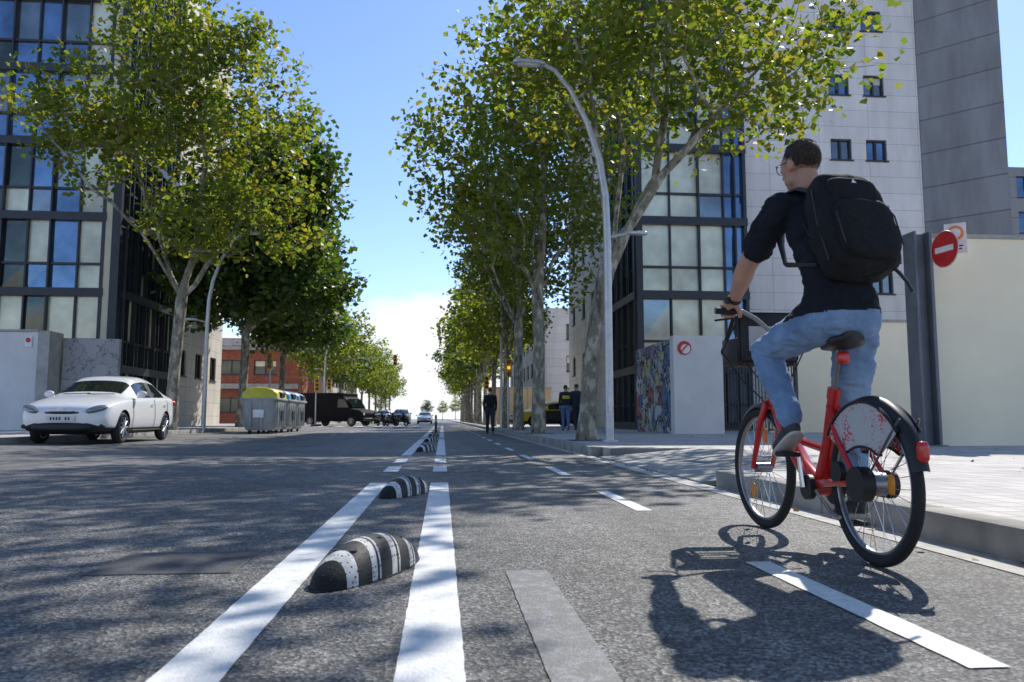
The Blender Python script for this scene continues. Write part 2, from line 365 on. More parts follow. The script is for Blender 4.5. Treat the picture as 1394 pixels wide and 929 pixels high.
def grow(trunk,limbs,blobs,ntips,seed,R0,leafn,clus,smin,smax,step=.55,tipr=.009,twigleaf=True):
    rng=np.random.default_rng(seed); cap=60000
    nd=np.zeros((cap,3)); par=np.full(cap,-1); n=0
    def addp(p,pa):
        nonlocal n
        nd[n]=p; par[n]=pa; n+=1; return n-1
    last=-1
    for p in trunk: last=addp(p,last)
    top=last
    for lb in limbs:
        l=top
        for p in lb:
            p=np.array(p,float); q=nd[l].copy(); m=max(1,int(np.linalg.norm(p-q)/.7))
            for s_ in range(1,m+1): l=addp(q+(p-q)*s_/m+(rng.normal(size=3)*.06 if s_<m else 0),l)
    vol=np.array([b[1][0]*b[1][1]*b[1][2] for b in blobs]); vol/=vol.sum()
    T=[]
    for i in range(ntips):
        b=blobs[rng.choice(len(blobs),p=vol)]; d=rng.normal(size=3); d/=np.linalg.norm(d)
        T.append(np.array(b[0])+d*np.array(b[1])*rng.uniform()**(1/2.4))
    T=np.array(T); T=T[np.argsort(np.linalg.norm(T-nd[top],axis=1))]
    tips=[]; k0=max(1,len(trunk)-2)
    for t in T:
        d=np.linalg.norm(nd[k0:n]-t,axis=1); c=d+np.maximum(0,nd[k0:n,2]-t[2])*.8
        j=int(np.argmin(c))+k0; D=d[j-k0]
        if D<.15: continue
        m=max(1,int(D/step)); l=j; q=nd[j].copy()
        for s_ in range(1,m+1):
            p=q+(t-q)*s_/m
            if s_<m: p=p+rng.normal(size=3)*.09+np.array([0,0,.12*D*math.sin(math.pi*s_/m)])
            l=addp(p,l)
        tips.append(l)
    cnt=np.zeros(n); ch=np.zeros(n,int)
    for i in range(n-1,0,-1):
        if cnt[i]==0: cnt[i]=1
        cnt[par[i]]+=cnt[i]; ch[par[i]]+=1
    ex=math.log(R0/tipr)/math.log(max(2,cnt[0])); R=tipr*cnt[:n]**ex
    R[0]*=1.35
    w=MB(); kids=[[] for _ in range(n)]
    for i in range(1,n): kids[par[i]].append(i)
    stack=[(0,None)]
    while stack:
        i,pa=stack.pop(); cur=i; chain=[]
        while True:
            chain.append(cur)
            if not kids[cur]: break
            ks=sorted(kids[cur],key=lambda q:-cnt[q])
            for q in ks[1:]: stack.append((q,cur))
            cur=ks[0]
        pts=[]; rr=[]
        if pa is not None: pts.append(nd[pa]); rr.append(min(R[pa],R[chain[0]]*1.25))
        for q in chain: pts.append(nd[q]); rr.append(R[q])
        if len(pts)<2: continue
        w.add(tube(pts,rr,10 if max(rr)>.08 else (6 if max(rr)>.03 else 3),cap=False))
    C=[nd[t] for t in tips]
    if twigleaf: C+=[nd[i] for i in range(k0+2,n) if cnt[i]<=2 and ch[i]>0 and rng.uniform()<.45]
    C=np.array(C); k=rng.integers(int(leafn*.2),int(leafn*1.8)+1,len(C)); CC=np.repeat(C,k,axis=0)
    CC=CC+rng.normal(size=CC.shape)*np.array([clus,clus,clus*.7])
    return w,leafquads(CC,rng,smin,smax)
m_leaf=leafmat('plane_leaves',[(.06,.09,.015),(.085,.12,.02),(.11,.14,.024),(.13,.15,.03),(.155,.16,.035),(.16,.13,.035)],.53)
m_leafd=leafmat('dark_leaves',[(.028,.055,.014),(.045,.08,.017),(.06,.10,.021),(.085,.115,.03)],.36)
TREES={}
def mktree(key,kind,*a,**k):
    w,P=grow(*a,**k)
    me=bpy.data.meshes.new('wood_'+key); me.from_pydata(w.v,[],w.f); me.materials.append(m_bark)
    me.polygons.foreach_set('use_smooth',[True]*len(w.f)); me.update(); print(key,len(P))
    TREES[key]=(me,fastquads('leaves_'+key,P,m_leafd if kind=='d' else m_leaf))
def puttree(key,loc,rz=0,sc=1,name='plane_tree'):
    e=group(name); link(TREES[key][0],'trunk_and_limbs',e); link(TREES[key][1],'foliage',e); place(e,loc,rz,sc); return e
mktree('A','p',[(0,0,0),(.03,0,.6),(.12,0,1.6),(.3,.05,2.8),(.5,.05,3.8)],
 [[(1.0,.1,4.7),(1.7,.2,6.0),(2.0,.3,7.6),(2.1,.2,10)],[(.45,0,5.4),(.2,-.2,7.5),(-.1,0,10.5)],[(.9,.8,5.2),(1.4,2,7.5),(1.2,2.5,10)],[(1.7,-.4,5.9),(3.2,-.8,7.6),(4.3,-.8,8.8)]],
 [((2.1,0,9.2),(4.2,3.8,2.5)),((4.6,-.3,8.6),(2.2,2.6,1.4)),((1.5,.3,11.8),(3.6,3.4,2.4)),((-.4,.2,8.4),(1.7,2.4,2.0)),((3.0,-.5,7.2),(2.0,2.0,.8))],
 430,11,.19,20,.32,.13,.24)
mktree('B','p',[(0,0,0),(0,0,1.5),(.02,0,3),(-.02,0,4.6)],
 [[(-.9,.2,6.2),(-1.8,.2,8.6),(-2.2,0,11)],[(.1,-.2,6.5),(.2,0,9),(0,0,13)],[(1.1,.4,6.4),(2.2,.5,9),(2.4,.3,12)],[(.2,1.2,6.5),(.4,2.2,10)]],
 [((-1.8,0,9.5),(2.8,3,3.4)),((1.5,0,10),(2.8,3,3.6)),((0,0,12.8),(2.6,2.8,2.6)),((-1.9,-.2,6.6),(2.0,2,1.3)),((1.4,0,6.6),(1.7,2,1.1))],
 440,23,.2,18,.34,.14,.25)
mktree('C','p',[(0,0,0),(.02,0,1.5),(.1,0,3.2),(.2,0,4.8)],
 [[(-.5,0,6.5),(-1.4,0,9),(-2.5,0,12)],[(.6,.2,7),(.8,.3,10),(.4,0,14)],[(1.6,-.2,6.6),(3,-.4,8.6),(4,-.2,11)],[(-1,-.8,7),(-3,-1.4,9),(-4.6,-1.2,11)]],
 [((-2.4,-.4,11),(3.0,3.0,2.8)),((1.6,0,11.5),(3.6,3.2,3.8)),((.2,0,14.6),(3.4,3.2,2.4)),((2.8,-.2,7.8),(2.6,2.4,1.8)),((-4.2,-.6,11.6),(2.0,2.2,1.6)),((.8,-.5,7.4),(2.5,2.4,1.3))],
 530,5,.21,21,.36,.16,.28)
mktree('D','d',[(0,0,0),(.05,0,1.6),(.1,0,3.2),(.1,0,4.6)],
 [[(-1,0,7),(-1.6,0,10)],[(.8,0,7),(1.5,0,10.5),(1.4,0,14)],[(2,-.5,6.2),(3.2,-.6,8)]],
 [((.4,0,9.5),(4.2,3.8,4.0)),((1.4,0,12.8),(3.0,3.2,3.0)),((2.6,-.4,7),(2.7,2.6,2.4)),((-1.8,0,7.4),(2.4,2.5,2.6))],
 560,8,.2,30,.43,.24,.38)
mktree('E','p',[(0,0,0),(0,0,2),(.02,0,4.4)],[[(-1.5,0,8)],[(1.5,0,8.5)],[(0,0,11)]],[((-1.4,0,8.5),(3,3,3)),((1.6,0,9),(3,3,3.2)),((0,0,11.5),(2.6,2.6,2.4)),((0,0,6.2),(3.2,3,1.4))],170,31,.18,16,.45,.26,.42,1.2)
mktree('F','d',[(0,0,0),(0,0,2),(.02,0,3.6)],[[(-1.5,0,7)],[(1.5,0,7.5)],[(0,0,10)]],[((-1.2,0,7.5),(3,3,3)),((1.4,0,8),(3,3,3.2)),((0,0,10.5),(2.6,2.6,2.4))],150,37,.18,18,.5,.28,.45,1.2)
mktree('G','p',[(0,0,0),(0,0,1.5),(0,.1,3.2),(0,.25,4.6)],
 [[(0,1.6,6.4),(-.2,3.6,7.6),(-.6,6.0,8.4)],[(.3,1.8,6.6),(.6,5,8.2),(.8,8.4,9.3)],[(-.4,0,7),(-.8,.2,10)],[(.6,-1,7),(1,-2,10)]],
 [((-.9,6.6,8.7),(2.6,2.4,1.2)),((-3.4,5.2,9.2),(1.8,2.2,1.2)),((.6,9.0,9.3),(1.3,1.3,.8)),((-.3,1.5,10),(2.2,2.2,1.6)),((.6,-2,10),(3,2.6,2.2))],
 240,51,.21,24,.30,.14,.25)
puttree('A',(3.15,17,SZ),0)
puttree('B',(3.1,25.2,SZ),.2)
puttree('B',(3.2,33,SZ),2.4,.95); puttree('C',(3.3,41,SZ),1.2,.76)
y=49; i=0
while y<135:
    puttree('EEF'[i%3],(3.2,y,SZ),1.7*i+.5,.8+.1*(i%3)); y+=9.5; i+=1
puttree('C',(-9.75,29.2,LZ),0)
puttree('D',(-9.6,38.4,LZ),0,(1,1,.98)); puttree('D',(-9.6,47.5,LZ),1.2,.88,)
y=66; i=0
while y<150:
    puttree('EFE'[i%3],(-9.8,y,LZ),2.1*i,.72+.08*(i%3)); y+=10; i+=1
puttree('G',(3.4,3.4,SZ),0)  # unseen tree, crown stretched forward to throw dappled shade on the near road
for (x,y,kx,rr,sc) in ((-9.8,-5,'E',2,1.3),(3.3,-10,'E',0,1.3),(-9.8,-16,'E',3,1.2)): puttree(kx,(x,y,SZ),rr,sc)
dt=group('distant_trees')
rng=random.Random(3)
for i in range(24):
    a=rng.uniform(-1,1); yy=rng.uniform(180,330); xx=a*110
    if abs(xx+3)<12: xx+=26 if xx>-3 else -26
    kk='EF'[i%2]; s_=rng.uniform(.7,1.0); rz=rng.uniform(0,6)
    for o in (link(TREES[kk][0],'wood',dt),link(TREES[kk][1],'foliage',dt)): o.location=(xx,yy,0); o.rotation_euler=(0,0,rz); o.scale=(s_,)*3
for (x,y,s_,kk) in ((-6,300,.62,'F'),(0,330,.6,'E'),(5,305,.66,'E')):
    for o in (link(TREES[kk][0],'wood',dt),link(TREES[kk][1],'foliage',dt)): o.location=(x,y,0); o.scale=(s_,)*3
rg=np.random.default_rng(4)
C=np.zeros((150,3)); C[:,0]=np.where(rg.uniform(size=150)<.5,rg.normal(2.38,.07,150),rg.uniform(4.3,9,150)); C[:,1]=rg.uniform(2.6,22,150)
C[:,2]=np.where(C[:,0]>2.5,SZ+.01,.012); C=C[~((C[:,0]>2.45)&(C[:,0]<4.2))]
me=fastquads('fallen_leaves',leafquads(C,rg,.025,.06,.06),leafmat('dry_leaves',[(.25,.16,.06),(.2,.1,.04),(.3,.24,.1)],.2,(1,1,1))); link(me,'fallen_leaves')

# ---------------------------------------------------------------- buildings
m_gl=[glassmat('glass_blue',(.17,.25,.37)),glassmat('glass_dark',(.09,.10,.09)),glassmat('glass_curtain',(.86,.79,.58),.12,.15),glassmat('glass_grey',(.24,.27,.28))]
m_cream=M('cream_panel',(.72,.66,.50),.6,0,.1,.8)
m_wtile=tilemat('white_cladding',(.83,.785,.73),2.4,.78,.014,.62,'wall',.035,.7,0,.16)
m_beige=tilemat('beige_cladding',(.66,.61,.53),1.8,.78,.014,.6,'wall',.05,.75,0,.2)
m_grey=tilemat('grey_concrete_panels',(.33,.325,.32),6,1.6,.03,.5,'wall',.05,.85,0,.3)
m_brick=tilemat('red_brick',(.38,.12,.07),.3,.1,.01,.7,'wall',.2,.85,.5)
def P3(p0,d,u,z,o=0):
    nx,ny=d[1],-d[0]
    return (p0[0]+d[0]*u+nx*o,p0[1]+d[1]*u+ny*o,z)
def fbox(p0,d,u0,u1,z0,z1,o0,o1):
    c=[P3(p0,d,u,z,o) for z in (z0,z1) for (u,o) in ((u0,o0),(u1,o0),(u1,o1),(u0,o1))]
    return c,[(0,1,2,3),(7,6,5,4),(0,4,5,1),(1,5,6,2),(2,6,7,3),(3,7,4,0)]
def glassfacade(parent,p0,d,W,zs,cols,pick,band=.35,name='curtain_wall',mullw=.07):
    fr=MB(); gl=MB(); rn=random.Random(W*7)
    us=[0]; 
    while us[-1]<W-.3: us.append(min(W,us[-1]+cols[(len(us)-1)%len(cols)]))
    us[-1]=W
    for si,(a,b) in enumerate(zip(zs[:-1],zs[1:])):
        H=b-a; fr.add(fbox(p0,d,-.1,W+.1,a-band/2,a+band/2,-.2,.22))
        t1=a+band/2+ (H-band)*.36
        fr.add(fbox(p0,d,0,W,t1-.05,t1+.05,-.05,.1))
        for j,(u0,u1) in enumerate(zip(us[:-1],us[1:])):
            for (za,zb,low) in ((a+band/2,t1,1),(t1,b-band/2,0)):
                mi=pick(si,j,low,rn); tl=rn.uniform(-.014,.014); tl2=rn.uniform(-.014,.014)
                gl.add(([P3(p0,d,u0,za,tl),P3(p0,d,u1,za,-tl),P3(p0,d,u1,zb,tl2),P3(p0,d,u0,zb,-tl2)],[(0,1,2,3)]),mi)
            fr.add(fbox(p0,d,u0-mullw/2,u0+mullw/2,a+band/2,b-band/2,-.05,.13 if j%2 else .2))
        fr.add(fbox(p0,d,W-mullw,W+mullw,a+band/2,b-band/2,-.05,.2))
    fr.obj(name+'_frame',m_frame,parent,smooth=False); gl.obj(name+'_glass',m_gl,parent,smooth=False)
def winwall(parent,p0,d,W,z0,z1,wins,mat,depth=.25,name='wall',gi=0):
    us=sorted({0,W}|{w[0] for w in wins}|{w[1] for w in wins}); zs=sorted({z0,z1}|{w[2] for w in wins}|{w[3] for w in wins})
    b=MB(); gl=MB(); fr=MB()
    for u0,u1 in zip(us[:-1],us[1:]):
        for a,c in zip(zs[:-1],zs[1:]):
            mu,mz=(u0+u1)/2,(a+c)/2
            if any(w[0]<mu<w[1] and w[2]<mz<w[3] for w in wins): continue
            b.add(([P3(p0,d,u0,a),P3(p0,d,u1,a),P3(p0,d,u1,c),P3(p0,d,u0,c)],[(0,1,2,3)]))
    for i,(u0,u1,a,c) in enumerate(wins):
        D=-depth
        for q in ((u0,a,u1,a),(u1,a,u1,c),(u1,c,u0,c),(u0,c,u0,a)):
            b.add(([P3(p0,d,q[0],q[1]),P3(p0,d,q[2],q[3]),P3(p0,d,q[2],q[3],D),P3(p0,d,q[0],q[1],D)],[(0,1,2,3)]))
        gl.add(([P3(p0,d,u0,a,D+.02),P3(p0,d,u1,a,D+.02),P3(p0,d,u1,c,D+.02),P3(p0,d,u0,c,D+.02)],[(0,1,2,3)]),(gi if i%3 else 3))
        if i%4==1: gl.add(([P3(p0,d,u0,(a+c)/2+.1,D+.028),P3(p0,d,u1,(a+c)/2+.1,D+.028),P3(p0,d,u1,c,D+.028),P3(p0,d,u0,c,D+.028)],[(0,1,2,3)]),2)
        t=.07
        for q in ((u0,u1,a,a+t),(u0,u1,c-t,c),(u0,u0+t,a+t,c-t),(u1-t,u1,a+t,c-t),((u0+u1)/2-.04,(u0+u1)/2+.04,a+t,c-t)): fr.add(fbox(p0,d,*q,D+.03,D+.12))
        fr.add(fbox(p0,d,u0-.06,u1+.06,a-.06,a-.002,-.02,.07))
    b.obj(name,mat,parent,smooth=False)
    if wins: gl.obj(name+'_glass',m_gl,parent,smooth=False); fr.obj(name+'_window_frame',m_frame,parent,smooth=False)
H=24
zs=[.3,2.75,6.0,9.3,12.6,15.9,19.2,22.5]
e=group('apartment_building',(15,40,0))
def pickR(si,j,low,rn):
    if j>=5: return 0
    x=rn.random()
    if si==0: return 1 if x<.6 else 2
    return 2 if x<.93 else 3
glassfacade(e,(8.6,33),(1,0),4.7,zs,[1.3,1.3,1.15,.5,.45],lambda si,j,low,rn: pickR(si,j+2 if j>=3 else j,low,rn))
glassfacade(e,(8.5,39),(0,-1),5.9,zs,[.6],lambda si,j,low,rn: 1 if rn.random()<.45 else (2 if rn.random()<.7 else 0),name='side_glazing')
b=MB(); b.add(box(8.9,13.1,33.3,38.8,.1,22.6)); b.add(box(8.35,8.62,32.75,33.05,.1,22.7)); b.obj('bay_core',m_frame,e,smooth=False)
wins=[]
for zc in (3.3,6.75,9.85,12.95,16.05,19.2):
    for uc in (4.75,6.45): wins.append((uc-.5,uc+.5,zc-.5,zc+.5))
winwall(e,(13.4,33.3),(1,0),8.6,.1,23.5,wins,m_wtile,.2,'white_wall')
wins=[(u-.5,u+.5,z-.6,z+.6) for u in (2,5.5,8.5) for z in (4,7.3,10.6,13.9,17.2,20.5)]
winwall(e,(8.5,52),(0,-1),12.9,.1,H,wins,m_beige,.2,'street_wall')
b=MB(); b.add(box(8.8,21.9,38.9,52,.1,H-.01)); b.add(box(13.3,21.9,33.6,38.95,.1,23.4)); b.add(box(8.5,13.39,32.9,39,22.7,23.5)); b.obj('core',m_beige,e,smooth=False)
e=group('concrete_tower',(24,35,0)); b=MB(); c=[(22.0,33.25),(24.3,30.8),(26.9,34.5),(24.4,41)]
b.add(([(x,y,.1) for x,y in c]+[(x,y,27) for x,y in c],[(0,1,5,4),(1,2,6,5),(2,3,7,6),(3,0,4,7),(4,5,6,7)])); b.obj('tower_walls',m_grey,e,smooth=False)
e=group('distant_apartment_building',(48,56,0))
winwall(e,(40,55),(1,0),18,.1,20,[(u,u+1.6,z,z+1.7) for u in (1,4,7,10,13) for z in (2,5.2,8.4,11.6,14.8,17.6)],m_grey,.2,'front_wall')
b=MB(); b.add(box(40,58,55.3,66,.1,19.9)); b.obj('core',m_grey,e,smooth=False)
e=group('glass_apartment_building',(-25,40,0))
def pickL(si,j,low,rn):
    x=rn.random()
    if j>=15: return 2
    if si>=4: return 0 if x<.65 else (3 if x<.9 else 1)
    if si<=1: return 1 if x<.8 else 2
    return (0 if x<.38 else (1 if x<.75 else (2 if x<.82 else 3)))
glassfacade(e,(-31.4,34.5),(1,0),16.8,zs,[1.05,.95,1.15],pickL)
glassfacade(e,(-13.95,34.8),(0,1),6.2,zs,[.62],lambda si,j,low,rn: 1 if rn.random()<.7 else 2,name='side_glazing')
b=MB(); b.add(box(-14.25,-13.9,34.3,34.7,.1,22.8)); b.add(box(-30,-14.35,34.85,40.9,.1,22.6)); b.obj('column_core',m_frame,e,smooth=False)
b=MB(); b.add(box(-14.56,-14.26,34.33,34.55,.1,22.4)); b.obj('cream_strip',m_cream,e,smooth=False)
wins=[(u-.6,u+.6,z-.7,z+.7) for u in (1.8,4.6,7.4) for z in (3.6,6.9,10.2,13.5,16.8,20.1)]
winwall(e,(-13.9,41.2),(0,1),9.2,.1,H,wins,m_beige,.2,'street_wall',1)
b=MB(); b.add(box(-40,-14.2,41,50.4,.1,H-.02)); b.add(box(-31,-13.9,34.3,41.15,22.8,23.6)); b.add(box(-50,-31.5,34.5,50.3,.1,23)); b.obj('core',m_beige,e,smooth=False)
e=group('brick_house',(-20,78,0))
wins=[(u,u+2.0,z,z+1.3) for u in (1,4,7,10,13,16,19) for z in (1.2,4.6)]
winwall(e,(-36,72),(1,0),23,.1,6.8,wins,m_brick,.25,'front_wall',1)
b=MB(); b.add(box(-36,-13.2,72.3,84,.1,6.7)); b.obj('core',m_brick,e,smooth=False)
b=MB(); b.add(box(-36.3,-12.8,71.6,84.2,6.8,7.15)); b.add(box(-36.2,-13,71.5,71.9,3.3,3.75)); b.obj('cornice',m_conc,e,smooth=False)
e=group('office_block',(-24,100,0))
winwall(e,(-13.2,88),(0,1),34,.1,9.5,[(u,u+2.2,z,z+1.5) for u in range(1,32,3) for z in (1.5,4.6,7.2)],m_beige,.25,'street_wall',1)
winwall(e,(-33.2,88),(1,0),20,.1,9.5,[(u,u+2.2,z,z+1.5) for u in range(1,18,3) for z in (1.5,4.6,7.2)],m_beige,.25,'front_wall',1)
b=MB(); b.add(box(-33,-13.5,88.3,122,.1,9.4)); b.obj('core',m_beige,e,smooth=False)
e=group('distant_office_block',(20,90,0))
winwall(e,(9.5,110),(0,-1),38,.1,11,[(u,u+2,z,z+1.5) for u in range(2,35,4) for z in (2,5,8)],m_beige,.25,'street_wall',1)
winwall(e,(9.5,72),(1,0),25,.1,11,[(u,u+2,z,z+1.5) for u in range(2,23,4) for z in (2,5,8)],m_wtile,.25,'front_wall',1)
b=MB(); b.add(box(9.8,34.5,72.3,110,.1,10.9)); b.obj('core',m_beige,e,smooth=False)
e=group('hoarding_wall',(5.5,66,0)); b=MB(); b.add(box(3.9,9.2,66,66.2,SZ,3.2)); b.obj('panels',tilemat('ochre_panels',(.55,.42,.26),1.2,3.2,.03,.5,'wall'),e,smooth=False)
b=MB(); b.add(box(3.85,9.25,65.95,66.25,3.2,3.3)); b.obj('cap',m_conc,e,smooth=False)

# walls
m_ywall=M('cream_render',(.96,.87,.64),.85,0,.05,.7,.25,30)
m_gwall=M('grey_render',(.72,.71,.69),.85,0,.1,.8,.2,30)
def graf(name,cols,base,th,sc_=1.6):
    m,nt,b=nm(name); L=nt.links
    tc=N(nt,'ShaderNodeTexCoord').outputs['Object']
    w=noi(nt,tc,1.7,3,.6); sc=N(nt,'ShaderNodeVectorMath',operation='SCALE'); sc.inputs['Scale'].default_value=1.6; L.new(w.outputs['Color'],sc.inputs[0])
    ad=N(nt,'ShaderNodeVectorMath',operation='ADD'); L.new(tc,ad.inputs[0]); L.new(sc.outputs[0],ad.inputs[1])
    v=N(nt,'ShaderNodeTexVoronoi'); v.inputs['Scale'].default_value=sc_; L.new(ad.outputs[0],v.inputs['Vector'])
    r=ramp(nt,v.outputs['Color'],cols); r.color_ramp.interpolation='CONSTANT'
    v2=N(nt,'ShaderNodeTexVoronoi',feature='DISTANCE_TO_EDGE'); v2.inputs['Scale'].default_value=sc_; L.new(ad.outputs[0],v2.inputs['Vector'])
    k=ramp(nt,v2.outputs['Distance'],[(th,(0,0,0)),(th+.025,(1,1,1))])
    mx=mixc(nt,k.outputs[0],base,r.outputs[0]); L.new(mx,b.inputs['Base Color']); b.inputs['Roughness'].default_value=.8
    return m
m_graf=graf('graffiti_wall',[(0,(.42,.44,.46)),(.3,(.42,.14,.12)),(.40,(.55,.56,.56)),(.52,(.12,.22,.36)),(.62,(.5,.46,.28)),(.72,(.36,.24,.32)),(.82,(.22,.34,.33))],(.03,.03,.035),.05,1.7)
m_graf2=graf('tagged_wall',[(0,(.36,.36,.36)),(.6,(.40,.40,.39)),(.9,(.33,.33,.34))],(.12,.12,.13),.006)
e=group('yellow_wall',(12,13,0)); b=MB(); b.add(box(8.62,22,13.0,13.25,SZ,3.85)); b.obj('panel',m_ywall,e,smooth=False)
b=MB(); b.add(box(8.6,22.02,12.96,13.29,3.85,3.92)); b.obj('coping',m_conc,e,smooth=False)
e=group('steel_gate_post',(8.4,12.9,0)); b=MB(); b.add(bev(8.24,8.29,12.8,13.15,SZ,3.92,.008,1)); b.add(bev(8.29,8.52,12.95,13.0,SZ,3.9,.008,1)); b.add(bev(8.52,8.58,12.8,13.15,SZ,3.92,.008,1)); b.add(bev(8.18,8.64,12.74,13.2,SZ,SZ+.02,.004,1)); b.obj('post_profile',M('painted_steel_grey',(.15,.16,.19),.45,.2),e)
e=group('boundary_wall',(13,26,0)); b=MB(); b.add(box(11.2,24,26,26.25,SZ,4.0)); b.obj('panel',m_ywall,e,smooth=False); b=MB(); b.add(box(11.15,24,25.95,26.3,4.0,4.1)); b.obj('coping',m_conc,e,smooth=False)
e=group('grey_wall',(8,24,0)); b=MB(); b.add(box(7.25,8.85,24,24.25,SZ,3.25)); b.add(box(7.25,7.5,24.252,24.4,SZ,3.25)); b.obj('panel',m_gwall,e,smooth=False)
e=group('graffiti_wall',(7.3,26,0)); b=MB(); b.add(box(7.3,7.5,24.42,29,SZ,3.2)); b.obj('panel',m_graf,e,smooth=False)
e=group('metal_fence',(10,24,0)); b=MB()
for i in range(24): b.add(box(8.92+i*.1,8.945+i*.1,24.05,24.09,SZ+.08,2.7))
for z in (SZ+.1,2.6): b.add(box(8.86,11.3,24.03,24.11,z,z+.06))
b.add(box(11.2,11.3,24,24.12,SZ,2.9)); b.obj('bars',m_frame,e,smooth=False)
e=group('low_wall',(-14,29,0)); b=MB(); b.add(box(-30,-14.6,29.5,29.75,LZ,3.75)); b.obj('panel',m_gwall,e,smooth=False)
b=MB(); b.add(box(-14.1,-12.1,30.3,30.5,LZ,3.6)); b.obj('graffiti_panel',m_graf2,e,smooth=False)
b=MB(); b.add(bev(-14.6,-14.2,29.45,30.5,LZ,3.8,.01,1)); b.add(box(-30,-14.61,29.45,29.8,3.76,3.84)); b.obj('pier',m_conc,e)

# ---------------------------------------------------------------- signs
def disc(c,nrm,r,t=.012,n=40):
    c=V(c); nrm=V(nrm).normalized(); return tube([c-nrm*t/2,c+nrm*t/2],r,n)
def signbase(e,c,nrm,r,mat,name): b=MB(); b.add(disc(c,nrm,r)); b.obj(name,mat,e)
m_sr=M('sign_red',(.6,.02,.02),.4); m_sw=M('sign_white',(.8,.8,.8),.4); m_so=M('sign_orange',(.8,.28,.05),.4); Z=V((0,0,1))
def bar(c,nr,sd,w,h,up=Z):
    return [c-sd*w-up*h,c+sd*w-up*h,c+sd*w+up*h,c-sd*w+up*h],[(0,1,2,3)]
e=group('no_entry_sign',(8.5,12.5,3.5)); nr=V((-.99,-.12,0)).normalized(); c=V((8.56,12.45,3.52)); sd=V((-nr.y,nr.x,0))
signbase(e,c,nr,.31,m_sr,'red_disc'); b=MB(); b.add(bar(c+nr*.012,nr,sd,.21,.05)); b.obj('white_bar',m_sw,e,smooth=False)
b=MB(); b.add(tube([c-nr*.02,c-nr*.02+V((.1,.5,0))],.02,8)); b.add(torus(c,nr,.31,.01,40,6)); b.obj('bracket',m_galv,e)
e=group('parking_sign',(9.0,12.7,3.8)); nr=V((-.6,-.8,0)).normalized(); c=V((8.96,12.72,3.78)); sd=V((-nr.y,nr.x,0)); b=MB()
b.add(bar(c,nr,sd,.17,.27)); q=bar(c-nr*.012,nr,sd,.17,.27); b.add((q[0],[(3,2,1,0)])); b.obj('plate',m_sw,e,smooth=False)
signbase(e,c+nr*.01+V((0,0,.09)),nr,.13,m_so,'orange_disc'); signbase(e,c+nr*.018+V((0,0,.09)),nr,.085,m_sw,'inner_disc')
b=MB(); b.add(bar(c+nr*.004-Z*.14,nr,sd,.11,.012)); b.add(bar(c+nr*.004-Z*.19,nr,sd,.09,.012)); b.obj('lettering',m_black,e,smooth=False)
b=MB(); b.add(tube([c-nr*.03,c-nr*.03+V((.1,.25,0))],.02,8)); b.obj('bracket',m_galv,e)
e=group('garage_sign',(7.6,23.9,2.9)); nr=V((0,-1,0)); signbase(e,(7.6,23.97,2.85),nr,.22,m_sr,'rim'); signbase(e,(7.63,23.955,2.82),nr,.15,m_sw,'face'); b=MB(); b.add(([(7.46,23.94,2.73),(7.5,23.94,2.7),(7.74,23.94,2.97),(7.70,23.94,3.0)],[(0,1,2,3)])); b.obj('slash',m_sr,e,smooth=False)
e=group('wall_plaque',(-14.9,29.4,3.4)); b=MB(); b.add(bev(-15.05,-14.8,29.43,29.46,3.2,3.6,.005,1)); b.obj('plate',m_sw,e); b=MB(); b.add(disc((-14.92,29.42,3.45),(0,-1,0),.09)); b.obj('disc',m_sr,e)

# ---------------------------------------------------------------- street lamps
def lamp(loc,rz,sc=1):
    e=group('street_lamp'); b=MB()
    P=[(0,0,0),(0,0,.3),(0,0,2.5),(0,0,4.2),(-.03,0,5.2),(-.16,0,6.0),(-.42,0,6.8),(-.78,0,7.5),(-1.12,0,7.9),(-1.4,0,8.02)]
    b.add(tube(P,[.095,.09,.085,.08,.075,.07,.06,.055,.05,.045],14)); b.add(tube([(0,0,0),(0,0,.04)],.17,14)); b.add(bev(-.06,.06,-.1,-.07,.6,1.0,.01,1)); b.obj('pole',m_galv,e)
    b=MB(); b.add(superell((-1.68,0,8.02),(.36,.13,.05),.5,24,12)); b.obj('lamp_head',m_galv,e)
    b=MB(); b.add(superell((-1.7,0,7.975),(.24,.09,.02),.5,16,8)); b.obj('lens',M('lens',(.7,.7,.68),.2),e)
    b=MB(); b.add(tube([(.0,0,4.3),(.5,0,4.42)],.03,8)); b.add(superell((.65,0,4.42),(.24,.09,.04),.5,20,10)); b.obj('path_light',m_galv,e)
    place(e,loc,rz,sc)
lamp((3.45,16.0,SZ),rad(5),1.0); lamp((-9.55,32.4,LZ),rad(180),1.0); lamp((3.45,46,SZ),0); lamp((-9.5,64,LZ),rad(180)); lamp((3.4,78,SZ),0)

